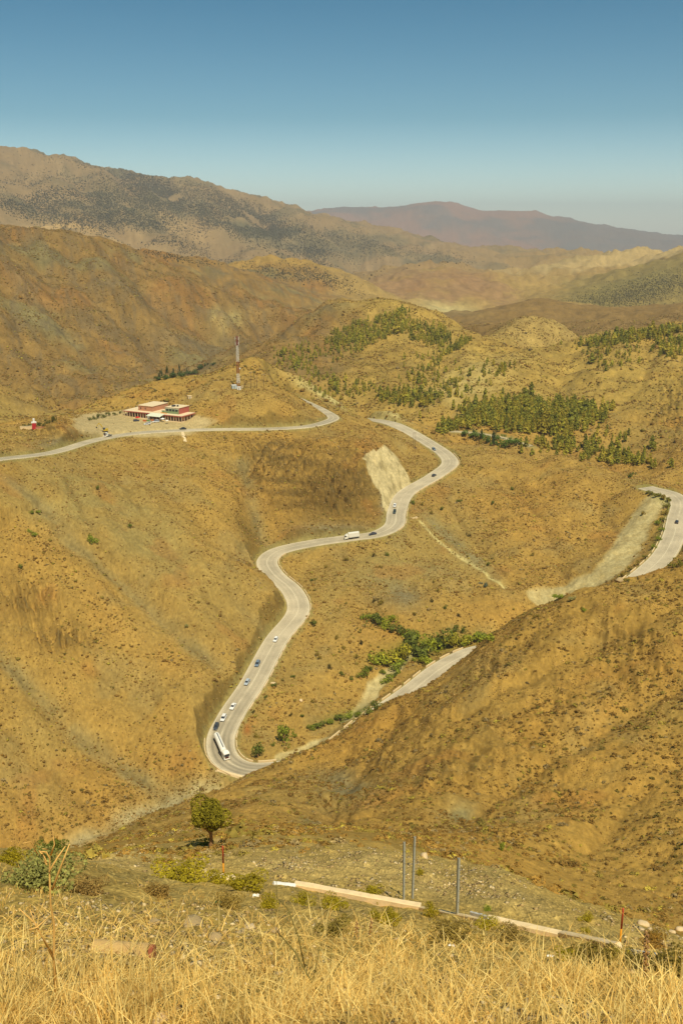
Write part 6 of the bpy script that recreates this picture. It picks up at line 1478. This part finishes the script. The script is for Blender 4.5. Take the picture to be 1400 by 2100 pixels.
# broken pipe in the bank, litter
q = lookup(275, 1957); s = math.sqrt(q[0]**2+q[1]**2+q[2]**2)/F
t = empty('concrete_pipe', (q[0], q[1], q[2]-.06), -.12, label='broken ochre concrete pipe poking from the bank at lower left', category='pipe')
R_ = 17*s; b = MB(); b.lathe([(R_*.8, -78*s), (R_, -76*s), (R_, 4*s), (R_*1.04, 5*s), (R_*1.04, 28*s), (R_*.82, 28*s), (R_*.8, -70*s)], 20, 'x', (0, 0, R_*.75)); b.obj('pipe_wall', MP('ochre_concrete', tuple(lin(196, 160, 100)), .95, vary=.35, scale=7, bump=.5), t, False)
b = MB(); b.lathe([(R_*.5, 29*s), (R_*.86, 30*s), (R_*.86, 38*s), (R_*.5, 39*s)], 16, 'x', (0, 0, R_*.85)); b.obj('rusty_collar', MP('rust', tuple(lin(150, 82, 52)), .9, vary=.3, scale=12), t)
q = lookup(449, 1853); s = math.sqrt(q[0]**2+q[1]**2+q[2]**2)/F; o = MB(); t = empty('glass_bottle', (q[0], q[1], q[2]+3*s), label='green bottle lying on the bank below the left marker', category='bottle'); t.rotation_euler = (1.3, .3, .8)
o.lathe([(3.2*s, -7*s), (3.6*s, -6*s), (3.6*s, 2*s), (1.3*s, 6*s), (1.3*s, 9*s)], 12); o.obj('bottle_body', MP('green_glass', (.04, .16, .05), .15), t, True); o = MB(); o.lathe([(1.5*s, 9*s), (1.5*s, 10.2*s)], 10); o.obj('cap', M_WHITE, t)
for u, v, lab in [(926, 1941, 'crumpled white litter scrap below the lone grey post'), (525, 1838, 'white litter scrap behind the spreading yellow shrub'), (1378, 1985, 'white litter scrap by the brown bush at the right edge'), (1128, 1962, 'pale litter scrap left of the biggest brown bush')]:
    q = lookup(u, v); s = math.sqrt(q[0]**2+q[1]**2+q[2]**2)/F; gg = np.random.default_rng(u); V = [(i*3.2*s, j*2.6*s, 2*s+gg.normal(0, 1.6*s)) for j in range(-1, 2) for i in range(-2, 3)]
    b = MB(); Fb = [(j*5+i, j*5+i+1, j*5+i+6, j*5+i+5) for j in range(2) for i in range(4)]; b.add(V, Fb); b.add([(p[0], p[1], p[2]-.6*s) for p in V], [f[::-1] for f in Fb]); o = b.obj('litter', M_WHITE, label=lab, category='litter'); o.location = q[:3]
# ------------------------------------------------------------------ the air: one even, pale volume round everything
bm = bmesh.new(); bmesh.ops.create_cube(bm, size=1)
for v_ in bm.verts: v_.co = ((v_.co.x)*44000, v_.co.y*44000, 520 if v_.co.z > 0 else float(ZG.min())-3)
me = bpy.data.meshes.new('haze'); bm.to_mesh(me); bm.free()
m = bpy.data.materials.new('haze'); m.use_nodes = True; nt = m.node_tree
nt.nodes.remove(nt.nodes['Principled BSDF']); vo = node(nt, 'ShaderNodeVolumePrincipled')
vo.inputs['Color'].default_value = (.86, .88, .90, 1); vo.inputs['Density'].default_value = 6.5e-5; vo.inputs['Anisotropy'].default_value = 0.
nt.links.new(vo.outputs[0], nt.nodes['Material Output'].inputs['Volume'])
me.materials.append(m); link('haze', me, kind='stuff')
SC.cycles.volume_step_rate = 1
print('built', round(time.time()-T0, 1))
